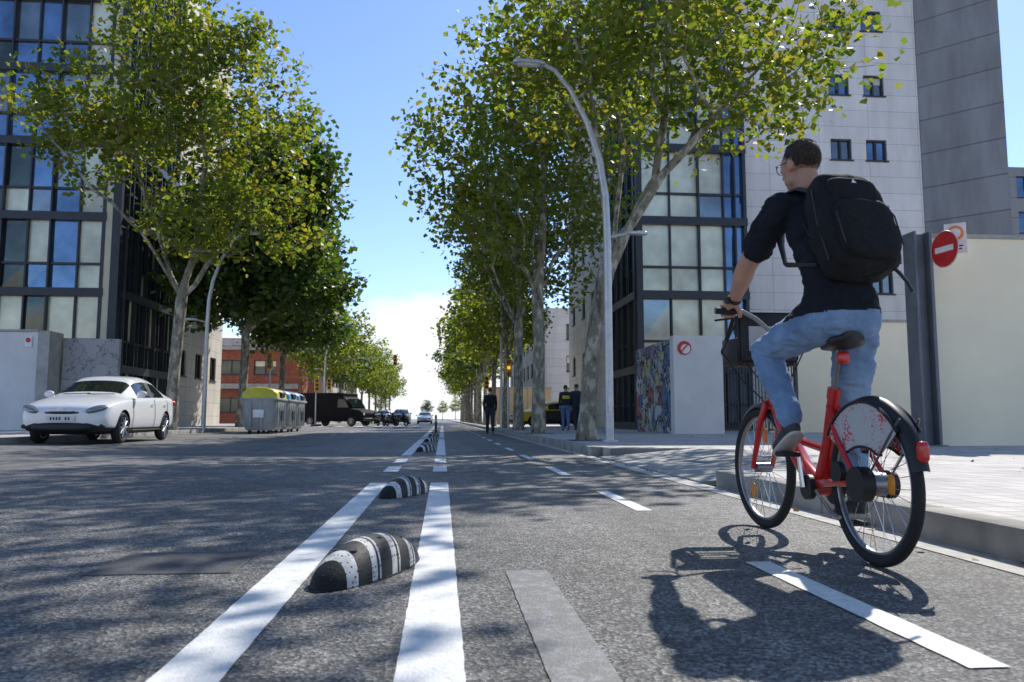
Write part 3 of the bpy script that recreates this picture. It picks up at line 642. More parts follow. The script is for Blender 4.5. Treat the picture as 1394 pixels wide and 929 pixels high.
# ---------------------------------------------------------------- traffic lights
my=M('signal_yellow',(.75,.42,.02),.45); dk=M('dark_lens',(.06,.02,.02),.2)
ml,nt_,bs=nm('amber_lens'); bs.inputs['Base Color'].default_value=(.9,.35,.02,1); bs.inputs['Emission Color'].default_value=(1,.4,.03,1); bs.inputs['Emission Strength'].default_value=1.2
def tlight(loc,rz,arm=0,h=3.4,lit=False):
    e=group('traffic_light'); b=MB(); b.add(tube([(0,0,0),(0,0,h)],.055,10))
    if arm: b.add(tube([(0,0,h-.1),(0,0,h+1.2),(arm*.3,0,h+1.8),(arm,0,h+1.95)],[.06,.055,.05,.04],8))
    b.obj('pole',m_galv,e)
    heads=[(0,h-.35)]+([(arm,h+1.7)] if arm else [])
    for hx,hz in heads:
        b=MB(); b.add(bev(hx-.16,hx+.16,-.24,-.06,hz-.45,hz+.45,.03,2)); b.obj('housing',my,e)
        b=MB()
        for i in range(3): b.add(tube([(hx,-.36,hz+.29-.29*i),(hx,-.241,hz+.29-.29*i)],.105,14))
        b.obj('visor',m_black,e)
        b=MB(); 
        for i in range(3): b.add(tube([(hx,-.372,hz+.29-.29*i),(hx,-.365,hz+.29-.29*i)],.09,14),i)
        b.obj('lenses',[dk,ml if lit else dk,dk],e)
    place(e,loc,rz)
tlight((3.2,38.2,SZ),0,h=3.3,lit=True); tlight((-9.5,44,LZ),0,h=3.9); tlight((-9.4,66,LZ),0,5.4,3.6); tlight((2.9,52,SZ),0,0,3.2); tlight((-9.2,58,LZ),.3,0,3.2)

# ---------------------------------------------------------------- recycling containers
def container(loc,lid):
    e=group('recycling_container'); b=MB(); v=[]
    secs=[(0.12,.80,.50),(.2,.86,.55),(.9,.92,.62),(1.3,.95,.66)]; n=28
    for z,hx,hy in secs:
        for k_ in range(n):
            a=2*math.pi*k_/n; c_,s_=math.cos(a),math.sin(a); p=.28
            v.append((hy*math.copysign(abs(c_)**p,c_),hx*math.copysign(abs(s_)**p,s_),z))
    f=[(i*n+k_,i*n+(k_+1)%n,(i+1)*n+(k_+1)%n,(i+1)*n+k_) for i in range(len(secs)-1) for k_ in range(n)]; f.append(tuple(range(n-1,-1,-1)))
    b.add((v,f)); 
    for yy in (-.6,-.2,.2,.6): b.add(bev(.55,.665,yy-.04,yy+.04,.25,1.2,.015,1)); b.add(bev(-.665,-.55,yy-.04,yy+.04,.25,1.2,.015,1))
    for xx in (-.3,.1): b.add(bev(xx-.04,xx+.04,-.96,-.85,.25,1.2,.015,1))
    b.add(bev(-.7,.7,-.98,.98,1.26,1.34,.02,2)); b.obj('body',M('container_grey',(.36,.37,.37),.55,0,.15,3),e)
    b=MB(); m2=14; vs=[];fs=[]
    for j,yy in enumerate((-.93,-.88,.88,.93)):
        k2=.9 if j in (0,3) else 1
        for i in range(m2+1):
            a=math.pi*i/m2; vs.append((math.cos(a)*.66*k2,yy,1.33+(math.sin(a)**.7)*.42*k2))
    for j in range(3):
        for i in range(m2): q=j*(m2+1)+i; fs.append((q,q+1,q+m2+2,q+m2+1))
    fs.append(tuple(range(m2,-1,-1))); fs.append(tuple(range(3*(m2+1),4*(m2+1)))); b.add((vs,fs)); b.obj('lid',lid,e,50)
    b=MB(); b.add(bev(.5,.72,-.35,.35,1.38,1.58,.03,1)); b.add(bev(.672,.7,-.2,.2,.5,.9,.01,1)); b.obj('slot',m_black,e)
    b=MB(); b.add(bev(-.2,.2,-.99,-.965,.6,.9,.01,1)); b.obj('label',m_sw,e)
    b=MB(); 
    for xx in (-.35,.35):
        for yy in (-.7,.7): b.add(tube([(xx-.04,yy,.1),(xx+.04,yy,.1)],.1,12))
    b.obj('feet',m_rub,e)
    place(e,loc)
my_=M('lid_yellow',(.62,.55,.04),.45); mb_=M('lid_blue',(.12,.30,.5),.4)
container((-6.85,30.9,gz(-6.8)),my_); container((-6.85,33.2,gz(-6.8)),mb_); container((-6.85,35.3,gz(-6.8)),mb_)

# ---------------------------------------------------------------- cars
m_cglass,_n,_b=nm('car_glass'); _b.inputs['Base Color'].default_value=(.012,.016,.016,1); _b.inputs['Roughness'].default_value=.04; _b.inputs['Specular IOR Level'].default_value=.7
def wheel(b,c,r,w,side):
    c=V(c); ax=V((1,0,0))
    b.add(torus(c,ax,r-.06,.062,32,10,flat=w/2/.062*.95),0)
    b.add(torus(c,ax,r-.125,.012,28,6,flat=w/2/.012*.9),1)
    for i in range(10):
        a=2*math.pi*i/10; d=V((0,math.cos(a),math.sin(a))); b.add(tube([c+ax*side*w*.4,c+ax*side*w*.42+d*(r-.12)],[.03,.022],5),1)
    b.add(tube([c+ax*side*w*.3,c+ax*side*w*.46],.06,12),1); b.add(tube([c-ax*side*.02,c+ax*side*.0],r-.12,20),2)
def car(name,paint,loc,rz,door=None,hatch=False,sc=1):
    e=group(name)
    S=[(.0,.34,.60,.58,.68,.3,0),(.06,.24,.76,.66,.75,.4,0),(.2,.20,.87,.75,.83,.5,0),(.6,.19,.915,.84,.93,.55,0),(1.1,.18,.925,.90,1.0,.6,0),(1.28,.18,.925,.92,1.03,.62,0),
     (2.0,.18,.925,.94,1.40,.62,1),(2.25,.18,.925,.945,1.46,.62,1),(2.84,.18,.925,.96,1.49,.62,1),(2.93,.18,.925,.96,1.49,.62,1),(3.5,.18,.925,.98,1.45,.60,1),(3.74,.18,.925,.99,1.39,.58,1),
     (4.28,.2,.91,1.02,1.12,.62,0),(4.5,.22,.88,1.0,1.08,.58,0),(4.68,.28,.81,.95,1.02,.5,0),(4.76,.42,.68,.82,.9,.4,0)]
    if hatch: S=[(y*.86,a,b_,c,(t if y<3.9 else t+.1),r_,k_) for (y,a,b_,c,t,r_,k_) in S]
    bm=bmesh.new(); rings=[]
    for (y,zb,w_,bl,tp,rw,cab) in S:
        if cab: h=[(0,zb),(w_*.8,zb),(w_*.97,zb+.12),(w_,.56),(w_*.985,bl-.1),(w_*.95,bl),(w_*.92,bl+.02),(rw+.02,tp-.07),(rw*.8,tp-.005),(0,tp+.02)]
        else: h=[(0,zb),(w_*.8,zb),(w_*.97,min(zb+.12,bl-.15)),(w_,(zb+bl)/2+.03 if y<.1 or y>4.6 else .55),(w_*.985,bl-.08),(w_*.94,bl),(w_*.88,bl+.03),(w_*.74,tp-.02),(w_*.45,tp),(0,tp+.012)]
        L_=[bm.verts.new((x,y,z)) for x,z in h]; R_=[bm.verts.new((-x,y,z)) for x,z in h[1:-1]]
        rings.append(L_+R_[::-1])
    n=len(rings[0])
    for i in range(len(S)-1):
        for k_ in range(n):
            f=bm.faces.new((rings[i][k_],rings[i][(k_+1)%n],rings[i+1][(k_+1)%n],rings[i+1][k_]))
            kk=k_ if k_<9 else n-1-k_; mi=0
            if i in (5,11):
                if kk in (7,8): mi=1
            elif 6<=i<=10 and i!=8 and kk==6: mi=1
            elif i==8 and kk==6: mi=2
            if kk in (0,1): mi=2
            if door and 5<=i<=10 and kk in (2,3,4): mi=3
            f.material_index=mi; f.smooth=True
    bm.faces.new(rings[0][::-1]); bm.faces.new(rings[-1])
    bmesh.ops.recalc_face_normals(bm,faces=bm.faces[:])
    cl=bm.edges.layers.float.get('crease_edge') or bm.edges.layers.float.new('crease_edge')
    for ri,rg_ in enumerate(rings[:-1]):
        for k_ in (5,6,n-5,n-6):
            ed=bm.edges.get((rg_[k_],rings[ri+1][k_]))
            if ed: ed[cl]=.45
    me=bpy.data.meshes.new('b'); bm.to_mesh(me); bm.free()
    for mt in (paint,m_cglass,m_black,door or paint,m_black): me.materials.append(mt)
    ob=bpy.data.objects.new('b',me); col.objects.link(ob)
    ss=ob.modifiers.new('s','SUBSURF'); ss.levels=2; ss.render_levels=2
    yf,yr=(.95,3.78) if not hatch else (.82,3.25)
    cb=MB()
    for yy in (yf,yr):
        for sd in (-1,1): cb.add(tube([(sd*.6,yy,.33),(sd*1.2,yy,.33)],.375,32),0)
    cm=bpy.data.meshes.new('c'); cm.from_pydata(cb.v,[],cb.f); cm.materials.append(m_black); co=bpy.data.objects.new('c',cm); col.objects.link(co)
    bo=ob.modifiers.new('b','BOOLEAN'); bo.object=co; bo.operation='DIFFERENCE'; bo.solver='EXACT'
    try: bo.material_mode='TRANSFER'
    except Exception: pass
    r_=applied(ob); bpy.data.objects.remove(ob,do_unlink=True); bpy.data.objects.remove(co,do_unlink=True)
    r_.polygons.foreach_set('use_smooth',[True]*len(r_.polygons)); r_.set_sharp_from_angle(angle=rad(35)); link(r_,'body',e)
    b=MB()
    for yy in (yf,yr):
        for sd in (-1,1): wheel(b,(sd*.815,yy,.33),.335,.2,sd)
    b.obj('wheels',[m_rub,M('alloy',(.45,.45,.46),.3,.9),m_black],e)
    mh=M('headlight',(.28,.30,.32),.06,.6); ys_=.86 if hatch else 1
    b=MB()
    for sd in (-1,1): b.add(sph((sd*.64,.12*ys_,.70),(.22,.12,.075),16,10,Matrix.Rotation(sd*rad(32),3,'Z')@Matrix.Rotation(sd*rad(-14),3,'Y')))
    b.obj('headlights',mh,e)
    b=MB()
    for sd in (-1,1): b.add(sph((sd*.74,4.6*ys_,.9),(.16,.12,.09),12,8))
    b.obj('tail_lights',m_sr,e)
    b=MB(); b.add(superell((0,.03*ys_,.35),(.58,.07,.085),.6,24,10)); b.add(superell((0,.045,.63),(.36,.06,.03),.6,20,8)); 
    for sd in (-1,1): b.add(superell((sd*.72,.13,.36),(.10,.06,.05),.7,14,8))
    b.obj('grille',m_black,e)
    b=MB(); b.add(bev(-.27,.27,-.045,-.015,.46,.57,.004,1)); b.obj('number_plate',M('number_plate',(.7,.7,.7),.5),e)
    b=MB()
    for i in range(7):
        if i!=4: b.add(box(-.2+i*.058,-.165+i*.058,-.048,-.046,.485,.545))
    b.obj('plate_characters',m_black,e,smooth=False)
    b=MB()
    for dz in (0,.045): b.add(tube([(-.08,.0,.66+dz),(0,-.02,.70+dz),(.08,.0,.66+dz)],.011,6))
    b.add(tube([(-.52,.10,.68),(-.2,.0,.665),(.2,.0,.665),(.52,.10,.68)],.01,6)); b.obj('badge',m_chrome,e)
    b=MB()
    for sd in (-1,1):
        b.add(sph((sd*1.0,1.70*ys_,1.05),(.11,.06,.075),14,8)); b.add(tube([(sd*.88,1.73*ys_,1.0),(sd*.98,1.72*ys_,1.03)],.02,6))
    b.obj('mirrors',paint,e)
    b=MB()
    for sd in (-1,1):
        for yy in ((1.45,2.9,3.85) if not hatch else (1.3,2.5)):
            b.add(tube([(sd*.905,yy,.33),(sd*.932,yy,.56),(sd*.92,yy,.84),(sd*.887,yy+.01,.95)],.005,4))
        b.add(tube([(sd*.918,1.4,.27),(sd*.93,3.3*ys_,.27)],.012,5))
    b.add(tube([(-.5,1.22,1.04),(.1,1.14,1.055)],.008,4)); b.add(tube([(0,1.22,1.04),(.6,1.16,1.04)],.008,4))
    b.obj('door_gaps_and_wipers',m_black,e)
    b=MB()
    for sd in (-1,1):
        for yy in (2.62,3.55*ys_): b.add(tube([(sd*.918,yy,.84),(sd*.94,yy+.03,.84),(sd*.94,yy+.15,.84),(sd*.918,yy+.18,.84)],.011,6))
    b.obj('door_handles',paint,e)
    place(e,loc,rz,sc); return e
m_wcar=M('white_car_paint',(.82,.82,.81),.25,0,.02,3,coat=.7)
car('parked_car',m_wcar,(-7.97,17.2,gz(-8)),rad(1.5),sc=(1.02,1,1.06))
m_bcar=M('black_car_paint',(.015,.015,.018),.25,0,.1,3,coat=.7); m_scar=M('silver_car_paint',(.4,.41,.42),.3,.4,coat=.5); m_ycar=M('yellow_car_paint',(.85,.55,.02),.3,0,.05,coat=.5)
car('car',m_scar,(-11.2,62,gz(-8)),rad(40),hatch=True)
car('car',m_bcar,(-4.2,78,.1),0); car('car',m_scar,(-6.3,83,.1),0,hatch=True); car('car',m_wcar,(-2.2,96,.0),0); car('car',m_scar,(-7.9,94,.1),0)
car('taxi',m_ycar,(3.9,44,SZ),rad(-70),door=m_bcar)
m_van=M('van_black',(.010,.010,.012),.75,0,.1,3,spec=.15)
e=group('delivery_van'); b=MB(); bp_=[(0,.35),(0,.95),(.25,1.15),(.95,1.25),(1.45,1.95),(1.7,2.1),(1.7,2.4),(5.6,2.45),(5.65,.35)]
v=[(-.98,y,z) for y,z in bp_]+[(.98,y,z) for y,z in bp_]; n=len(bp_); f=[tuple(range(n)),tuple(range(2*n-1,n-1,-1))]+[(i,i+n,(i+1)%n+n,(i+1)%n) for i in range(n)]
b.add((v,f)); o=b.obj('body',m_van,e); bv=o.modifiers.new('b','BEVEL'); bv.width=.08; bv.segments=3
b=MB(); b.add(([(-.85,.98,1.33),(.85,.98,1.33),(.8,1.42,1.95),(-.8,1.42,1.95)],[(0,1,2,3)]),0,Matrix.Translation((0,-.03,.03)))
for sd in (-1,1): b.add(([(sd*.99,1.15,1.35),(sd*.99,2.1,1.35),(sd*.99,2.1,1.95),(sd*.99,1.55,1.95)],[(0,1,2,3)]))
b.obj('windows',m_cglass,e,smooth=False); b=MB()
for yy in (.95,4.5):
    for sd in (-1,1): wheel(b,(sd*.9,yy,.36),.36,.24,sd)
b.obj('wheels',[m_rub,m_galv,m_black],e); b=MB()
for sd in (-1,1): b.add(sph((sd*.75,.06,.85),(.16,.1,.1),12,8))
b.obj('headlights',M('van_headlight',(.7,.7,.7)),e); b=MB(); b.add(bev(-.9,.9,-.06,.1,.35,.6,.03,1)); b.obj('bumper',m_black,e)
place(e,(-5.2,57,.08),rad(62))
def moto(loc,rz):
    e=group('motorcycle'); b=MB()
    for yy in (0,1.3): b.add(torus((0,yy,.3),(1,0,0),.24,.06,24,8)); b.add(torus((0,yy,.3),(1,0,0),.05,.04,12,6))
    b.obj('wheels',m_rub,e); b=MB(); b.add(tube([(0,0,.3),(0,.2,.75),(0,.3,1.0)],.04,8)); b.add(superell((0,.55,.62),(.17,.4,.22),.7,20,12)); b.add(superell((0,.25,.85),(.2,.12,.22),.8,16,10)); b.add(superell((0,1.15,.6),(.15,.35,.14),.7,20,12)); b.obj('fairing',m_bcar,e)
    b=MB(); b.add(superell((0,.95,.82),(.14,.42,.07),.7,20,10)); b.add(tube([(-.35,.4,1.05),(-.1,.28,1.0),(.1,.28,1.0),(.35,.4,1.05)],.018,6)); b.add(tube([(-.25,.3,1.05),(-.28,.3,1.22)],.01,5)); b.add(sph((-.3,.3,1.25),(.07,.02,.05),10,6)); b.add(sph((.3,.3,1.25),(.07,.02,.05),10,6)); b.obj('seat_and_bars',m_rub,e)
    b=MB(); b.add(sph((0,.1,.9),(.09,.06,.09),12,8)); b.obj('headlight',m_sw,e); place(e,loc,rz)
for i in range(3): moto((-4.4+.8*i,60+.5*i,.05),rad(25+6*i))

# ---------------------------------------------------------------- people
def segd(C,a,b,ra,rb):
    a=np.array(a);b=np.array(b);d=b-a;L2=max(1e-9,(d*d).sum()); t=np.clip(((C-a)@d)/L2,0,1)
    return np.linalg.norm(C-(a+t[:,None]*d),axis=1)-(ra+(rb-ra)*t)
def cap_(mb,a,b,ra,rb,n=14):
    mb.add(tube([a,b],[ra,rb],n)); mb.add(sph(a,ra,n,8)); mb.add(sph(b,rb,n,8))
def lerp(a,b,t): return V(a)*(1-t)+V(b)*t
m_skin=M('skin',(.52,.28,.19),.5,0,.08,12,.15,120); m_hair=M('hair',(.06,.044,.032),.65,0,.5,60,.9,180)
def body(parent,J,mats,vox=.008,shirt_hem=None,sc=1.0,longsleeve=False,F=(0,1,0),headF=None,ak=1.0,tk=1.0,strands=0):
    mb=MB(); lab=[]
    F=V(F).normalized(); S_=(V(J['shR'])-V(J['shL'])).normalized()
    def C_(a,b,ra,rb,l): cap_(mb,V(a),V(b),ra*sc,rb*sc); lab.append((V(a),V(b),ra*sc,rb*sc,l))
    pel,wai,che,nec=[V(J[k]) for k in ('pelvis','waist','chest','neck')]
    P=[pel-V((0,0,.03)),lerp(pel,wai,.5),wai,lerp(wai,che,.5),che,lerp(che,nec,.55),lerp(che,nec,.85)]
    RX=[.168,.17,.158,.166,.184,.172,.11]; RY=[.118,.122,.118,.122,.128,.105,.075]
    vs=[];n=28
    for i,p in enumerate(P):
        t=(P[min(i+1,len(P)-1)]-P[max(i-1,0)]).normalized(); sd=(S_-t*S_.dot(t)).normalized(); fw=t.cross(sd)
        for k in range(n):
            a=2*math.pi*k/n; vs.append(p+sd*math.cos(a)*RX[i]*sc+fw*math.sin(a)*RY[i]*sc)
    fs=[(i*n+k,i*n+(k+1)%n,(i+1)*n+(k+1)%n,(i+1)*n+k) for i in range(len(P)-1) for k in range(n)]
    fs.append(tuple(range(n-1,-1,-1))); fs.append(tuple(range((len(P)-1)*n,len(P)*n))); mb.add((vs,fs))
    for i,p in enumerate(P[1:]):
        rx=RX[i+1]*sc; ry=RY[i+1]*sc; lab.append((p-S_*(rx-ry),p+S_*(rx-ry),ry,ry,0))
    for s in 'LR':
        sh,el,wr=V(J['sh'+s]),V(J['el'+s]),V(J['wr'+s]); hp,kn,an=V(J['hip'+s]),V(J['knee'+s]),V(J['ank'+s])
        C_(lerp(che,nec,.55),sh,.085,.074,0)
        C_(lerp(che,nec,.9),sh,.055,.062,0)
        if longsleeve:
            C_(sh,el,.068,.055,0); C_(el,wr,.053,.038,0)
        else:
            C_(sh,lerp(sh,el,.66),.076*ak,.071*ak,0); C_(lerp(sh,el,.5),el,.052*ak,.046*ak,1); C_(el,lerp(el,wr,.3),.046*ak,.048*ak,1); C_(lerp(el,wr,.3),wr,.048*ak,.028,1)
        C_(lerp(hp,pel,.4),hp,.11,.11*tk,2); C_(hp,kn,.108*tk,.072*tk,2); C_(kn,lerp(kn,an,.35),.070*tk,.068*tk,2); C_(lerp(kn,an,.35),lerp(kn,an,.94),.068*tk,.055,2)
        C_(lerp(kn,an,.9),an,.036,.034,3)
        bt=pel+(hp-pel)*.6-F*.035; lab.append((bt,bt,.118*sc,.118*sc,2)); mb.add(sph(bt,.118*sc,16,10))
    h=V(J['head']); HF=V(headF or F).normalized(); U=V((0,0,1)); U=(U-HF*U.dot(HF)).normalized(); HS=HF.cross(U); R=Matrix((HS,HF,U)).transposed()
    def hp_(x,y,z): return h+R@V((x*sc,y*sc,z*sc))
    def E(x,y,z,rx,ry,rz): mb.add(sph(hp_(x,y,z),(rx*sc,ry*sc,rz*sc),20,14,R))
    E(0,-.012,.028,.077,.098,.092); E(0,.03,-.035,.062,.066,.08); E(0,.062,-.085,.03,.03,.028); E(0,.05,.03,.062,.05,.06)
    for sd in (-1,1): E(sd*.079,-.008,-.008,.011,.02,.032); E(sd*.05,.045,-.01,.025,.035,.03); E(sd*.045,.02,-.07,.025,.04,.03)
    cap_(mb,hp_(0,.092,.018),hp_(0,.118,-.022),.009*sc,.014*sc,10); cap_(mb,hp_(-.022,.088,-.055),hp_(.022,.088,-.055),.009*sc,.009*sc,8); cap_(mb,hp_(-.02,.086,-.066),hp_(.02,.086,-.066),.009*sc,.009*sc,8)
    cap_(mb,hp_(-.045,.078,.036),hp_(.045,.078,.036),.011*sc,.011*sc,8)
    lab.append((hp_(0,-.02,.03),hp_(0,.05,-.05),.09*sc,.06*sc,1))
    nb=hp_(0,-.03,-.075); cap_(mb,nec,nb,.07*sc,.062*sc); lab.append((lerp(nec,nb,.3),nb,.072*sc,.062*sc,1))
    lab.append((nec-V((0,0,.03)),nec-V((0,0,.03)),.08*sc,.08*sc,0))
    me=remesh(mb,vox,3,.5)
    n=len(me.polygons); C=np.zeros(n*3); me.polygons.foreach_get('center',C); C=C.reshape(-1,3)
    D=np.stack([segd(C,a,b,ra,rb) for a,b,ra,rb,l in lab]); L_=np.array([l[4] for l in lab])[D.argmin(0)]
    if shirt_hem is not None:
        ax=(wai-pel).normalized(); s_=(C-np.array(pel))@np.array(ax)
        nearT=np.minimum.reduce([segd(C,pel-S_*.08*sc,pel+S_*.08*sc,.13*sc,.13*sc),segd(C,pel,wai,.15*sc,.15*sc)])<.09
        L_=np.where(nearT&(s_<shirt_hem)&(L_==0),2,L_); L_=np.where(nearT&(s_>=shirt_hem)&(L_==2)&(s_<.3),0,L_)
    nv_=len(me.vertices); co_=np.zeros(nv_*3); me.vertices.foreach_get('co',co_); co_=co_.reshape(-1,3); no_=np.zeros(nv_*3); me.vertices.foreach_get('normal',no_); no_=no_.reshape(-1,3)
    vl=np.zeros(nv_,int)
    if strands:
        for p_,l in zip(me.polygons,L_):
            for q in p_.vertices: vl[q]=max(vl[q],1 if l in (0,2) else 0)
        for i in np.nonzero(vl)[0]:
            p=co_[i]; w_=noise.noise(V((p[0]*9,p[1]*7+p[2]*6,p[2]*15)))*.013+(.5-abs(noise.noise(V((p[0]*16,p[1]*14-p[2]*10,p[2]*26)))))*.012-.004
            co_[i]=p+no_[i]*w_
        me.vertices.foreach_set('co',co_.reshape(-1))
    for m_ in mats: me.materials.append(m_)
    me.polygons.foreach_set('material_index',L_.astype(np.int32)); me.update()
    link(me,'body',parent)
    hv,hf=sph((0,-.014,.034),(.0795,.1005,.091),40,28)
    def ok(p):
        x,y,z=p
        if y>.055: return z>.078
        if y>.02: return z>.05
        if y>-.02: return z>.024
        return z>-.058+ .15*abs(y+.085)
    idx={};nv=[]
    top_=lambda z: .03*max(0,min(1,(z-.03)/.08))
    for i,p in enumerate(hv):
        if ok(p):
            d=V(p)-V((0,-.014,.034)); k=1+.012*noise.noise(V(p)*60)+.02*noise.noise(V(p)*22)+top_(p[2])
            idx[i]=len(nv); nv.append(hp_(*(V((0,-.014,.034))+d*k)))
    nf=[tuple(idx[i] for i in f) for f in hf if all(i in idx for i in f)]
    b=MB(); b.add((nv,nf)); b.obj('hair',m_hair,parent,180)
    if strands:
        rn=np.random.default_rng(2); Q=[]; c0=V((0,-.014,.034))
        while len(Q)<strands:
            d=V(rn.normal(size=3)).normalized(); p=c0+V((d.x*.0795,d.y*.1005,d.z*.091))
            if not ok(p+V((0,rn.normal()*.003,rn.normal()*.003))): continue
            p=c0+(p-c0)*(1+top_(p.z))
            ln=.010 if p.z>.08 else .006
            t=(d*.35+V((rn.normal()*.15,.35 if p.z>.09 else -.1,-.7 if p.z<.09 else .1))).normalized()*ln
            s_=t.cross(d).normalized()*.0011
            a_=[hp_(*(p-s_)),hp_(*(p+s_)),hp_(*(p+t+s_*.4)),hp_(*(p+t-s_*.4))]; Q.append([tuple(q) for q in a_])
        link(fastquads('hair_strands',np.array(Q),m_hair),'hair_strands',parent)
    b=MB()
    for sd in (-1,1):
        b.add(sph(hp_(sd*.031,.083,.013),.012*sc,12,8),0); b.add(sph(hp_(sd*.031,.0925,.013),.0055*sc,10,6),1)
    b.obj('eyes',[M('eye_white',(.75,.72,.7),.2),M('iris',(.03,.02,.015),.2)],parent)
    return hp_
def shoe(parent,heel,toe,mats,up=(0,0,1),w=.045,name='shoe'):
    heel=V(heel);toe=V(toe); d=(toe-heel); L_=d.length; d.normalize(); U=V(up); U=(U-d*U.dot(d)).normalized(); S_=d.cross(U); R=Matrix((S_,d,U)).transposed()
    def T(x,y,z): return heel+R@V((x,y,z))
    b=MB(); 
    for (y,z,rx,ry,rz) in ((.03,.05,.036,.045,.05),(.06,.07,.036,.05,.055),(.12,.045,.04,.07,.045),(L_*.75,.035,w,.075,.033),(L_-.045,.03,w*.9,.05,.028)): b.add(sph(T(0,y,z),(rx,ry,rz),16,10,R))
    me=remesh(b,.006,4); me.materials.append(mats[0]); link(me,name,parent)
    b=MB(); b.add(superell(T(0,L_/2,.008),(w*1.04,L_/2+.012,.016),.6,28,8,R)); b.obj(name+'_sole',mats[1],parent)
    b=MB()
    for i in range(4): y=.13+.022*i; b.add(tube([T(-.025,y,.082-.008*i),T(0,y,.092-.008*i),T(.025,y,.082-.008*i)],.003,5))
    b.obj(name+'_laces',mats[1],parent)
def griphand(parent,bc,inner,wr,name):
    b=MB(); bc=V(bc); wr=V(wr)
    def A(x,ang,r): a=rad(ang); return bc+V((x,math.cos(a)*r,math.sin(a)*r))
    lens=(1.0,1.06,1.0,.8)
    for i in range(4):
        x=inner*(.03-.0205*i); s=lens[i]; r=.0098 if i<3 else .0085
        pts=[A(x,135,.040),A(x,62,.037),A(x,5,.033),A(x,-55*s-15,.030)]
        rr=[r*1.15,r*1.1,r,r*.85]
        for k in range(3): cap_(b,pts[k],pts[k+1],rr[k],rr[k+1],10)
        cap_(b,lerp(wr,bc+V((x,-.03,.03)),.25),pts[0],.017,.0135,10)
    cap_(b,wr,lerp(wr,A(0,135,.04),.8),.026,.022,12); cap_(b,lerp(wr,bc,.3),A(-.012*inner,140,.035),.02,.02,10)
    tp=[lerp(wr,bc,.35)+V((inner*.022,0,-.004)),A(inner*.045,175,.034),A(inner*.056,-125,.030),A(inner*.06,-80,.028)]
    for k,(r0,r1) in enumerate(((.016,.0135),(.0135,.0115),(.0115,.0095))): cap_(b,tp[k],tp[k+1],r0,r1,10)
    me=remesh(b,.0032,2); me.materials.append(m_skin); link(me,name,parent)
def looshand(parent,wr,d,sc,name,vox=.006):
    b=MB(); wr=V(wr); d=V(d).normalized(); s=V((0,1,0)); s=(s-d*s.dot(d)).normalized(); p=d.cross(s)
    cap_(b,wr,wr+d*.05,.024,.028,10)
    for i in range(4):
        o=s*(.03-.02*i); q0=wr+d*.055+o*.9; q1=wr+d*(.095 if i in(1,2) else .088)+o; q2=q1+d*.028+p*.012*sc; q3=q2+d*.012+p*.018*sc
        for a,c in ((q0,q1),(q1,q2),(q2,q3)): cap_(b,a,c,.0098,.009,8)
    t0=wr+d*.02+s*.025; t1=t0+d*.035+s*.02; t2=t1+d*.03
    cap_(b,t0,t1,.013,.011,8); cap_(b,t1,t2,.011,.009,8)
    me=remesh(b,vox,1); me.materials.append(m_skin); link(me,name,parent)

cy=group('cyclist',(1.83,3.5,1.0))
m_tee=M('black_tshirt',(.013,.015,.022),.9,0,.25,4,.5,160,bdist=.002,spec=.25)
def jeans():
    m,nt,b=nm('blue_jeans'); L=nt.links; tc=N(nt,'ShaderNodeTexCoord').outputs['Object']
    a=noi(nt,tc,6,5); f_=noi(nt,tc,300,2); r=ramp(nt,a.outputs[0],[(.3,(.13,.21,.36)),(.55,(.22,.34,.52)),(.75,(.34,.47,.64))])
    L.new(r.outputs[0],b.inputs['Base Color']); b.inputs['Roughness'].default_value=.9
    b2=N(nt,'ShaderNodeBump'); b2.inputs['Strength'].default_value=.3; b2.inputs['Distance'].default_value=.003; L.new(f_.outputs[0],b2.inputs['Height'])
    L.new(b2.outputs[0],b.inputs['Normal']); return m
m_jean=jeans(); m_sock=M('sock',(.05,.05,.06),.9)
J=dict(pelvis=(1.84,3.44,1.10),waist=(1.835,3.45,1.25),chest=(1.825,3.52,1.48),neck=(1.805,3.60,1.71),head=(1.765,3.635,1.87),
 shL=(1.635,3.60,1.635),shR=(2.02,3.60,1.62),elL=(1.565,3.86,1.41),wrL=(1.56,4.045,1.245),elR=(2.14,3.84,1.40),wrR=(2.12,4.045,1.245),
 hipL=(1.75,3.48,1.075),hipR=(1.93,3.48,1.075),kneeL=(1.665,3.90,.965),kneeR=(1.965,3.63,.665),ankL=(1.69,3.66,.60),ankR=(1.975,3.61,.25))
hpf=body(cy,J,[m_tee,m_skin,m_jean,m_sock],.0075,shirt_hem=.0,F=(0,1,0),headF=(-.28,.95,-.06),ak=1.1,tk=1.07,strands=6000)
m_shoe=M('dark_shoe',(.05,.05,.055),.7,0,.3,30); m_sole=M('shoe_sole',(.55,.52,.48),.7)
shoe(cy,(1.69,3.61,.545),(1.68,3.80,.435),[m_shoe,m_sole],(0,.5,.85),name='left_shoe'); shoe(cy,(1.975,3.56,.16),(1.975,3.80,.125),[m_shoe,m_sole],name='right_shoe')
griphand(cy,(1.555,4.105,1.205),1,(1.56,4.04,1.25),'left_hand'); griphand(cy,(2.115,4.105,1.205),-1,(2.12,4.04,1.25),'right_hand')
b=MB(); w0=lerp(J['elL'],J['wrL'],.88); w1=lerp(J['elL'],J['wrL'],.96); b.add(tube([w0,w1],[.039,.036],20)); b.add(bev(w0.x-.047,w0.x-.030,w0.y-.012,w0.y+.026,w0.z-.03,w0.z+.01,.005,2)); b.obj('wristwatch',m_black,cy)
b=MB()
for sd in (-1,1):
    b.add(torus(hpf(sd*.033,.108,.012),(hpf(0,1,0)-hpf(0,0,0)),.022,.0022,24,6)); b.add(tube([hpf(sd*.055,.106,.02),hpf(sd*.075,.09,.02),hpf(sd*.084,.0,.012),hpf(sd*.084,-.02,-.005)],.0025,6))
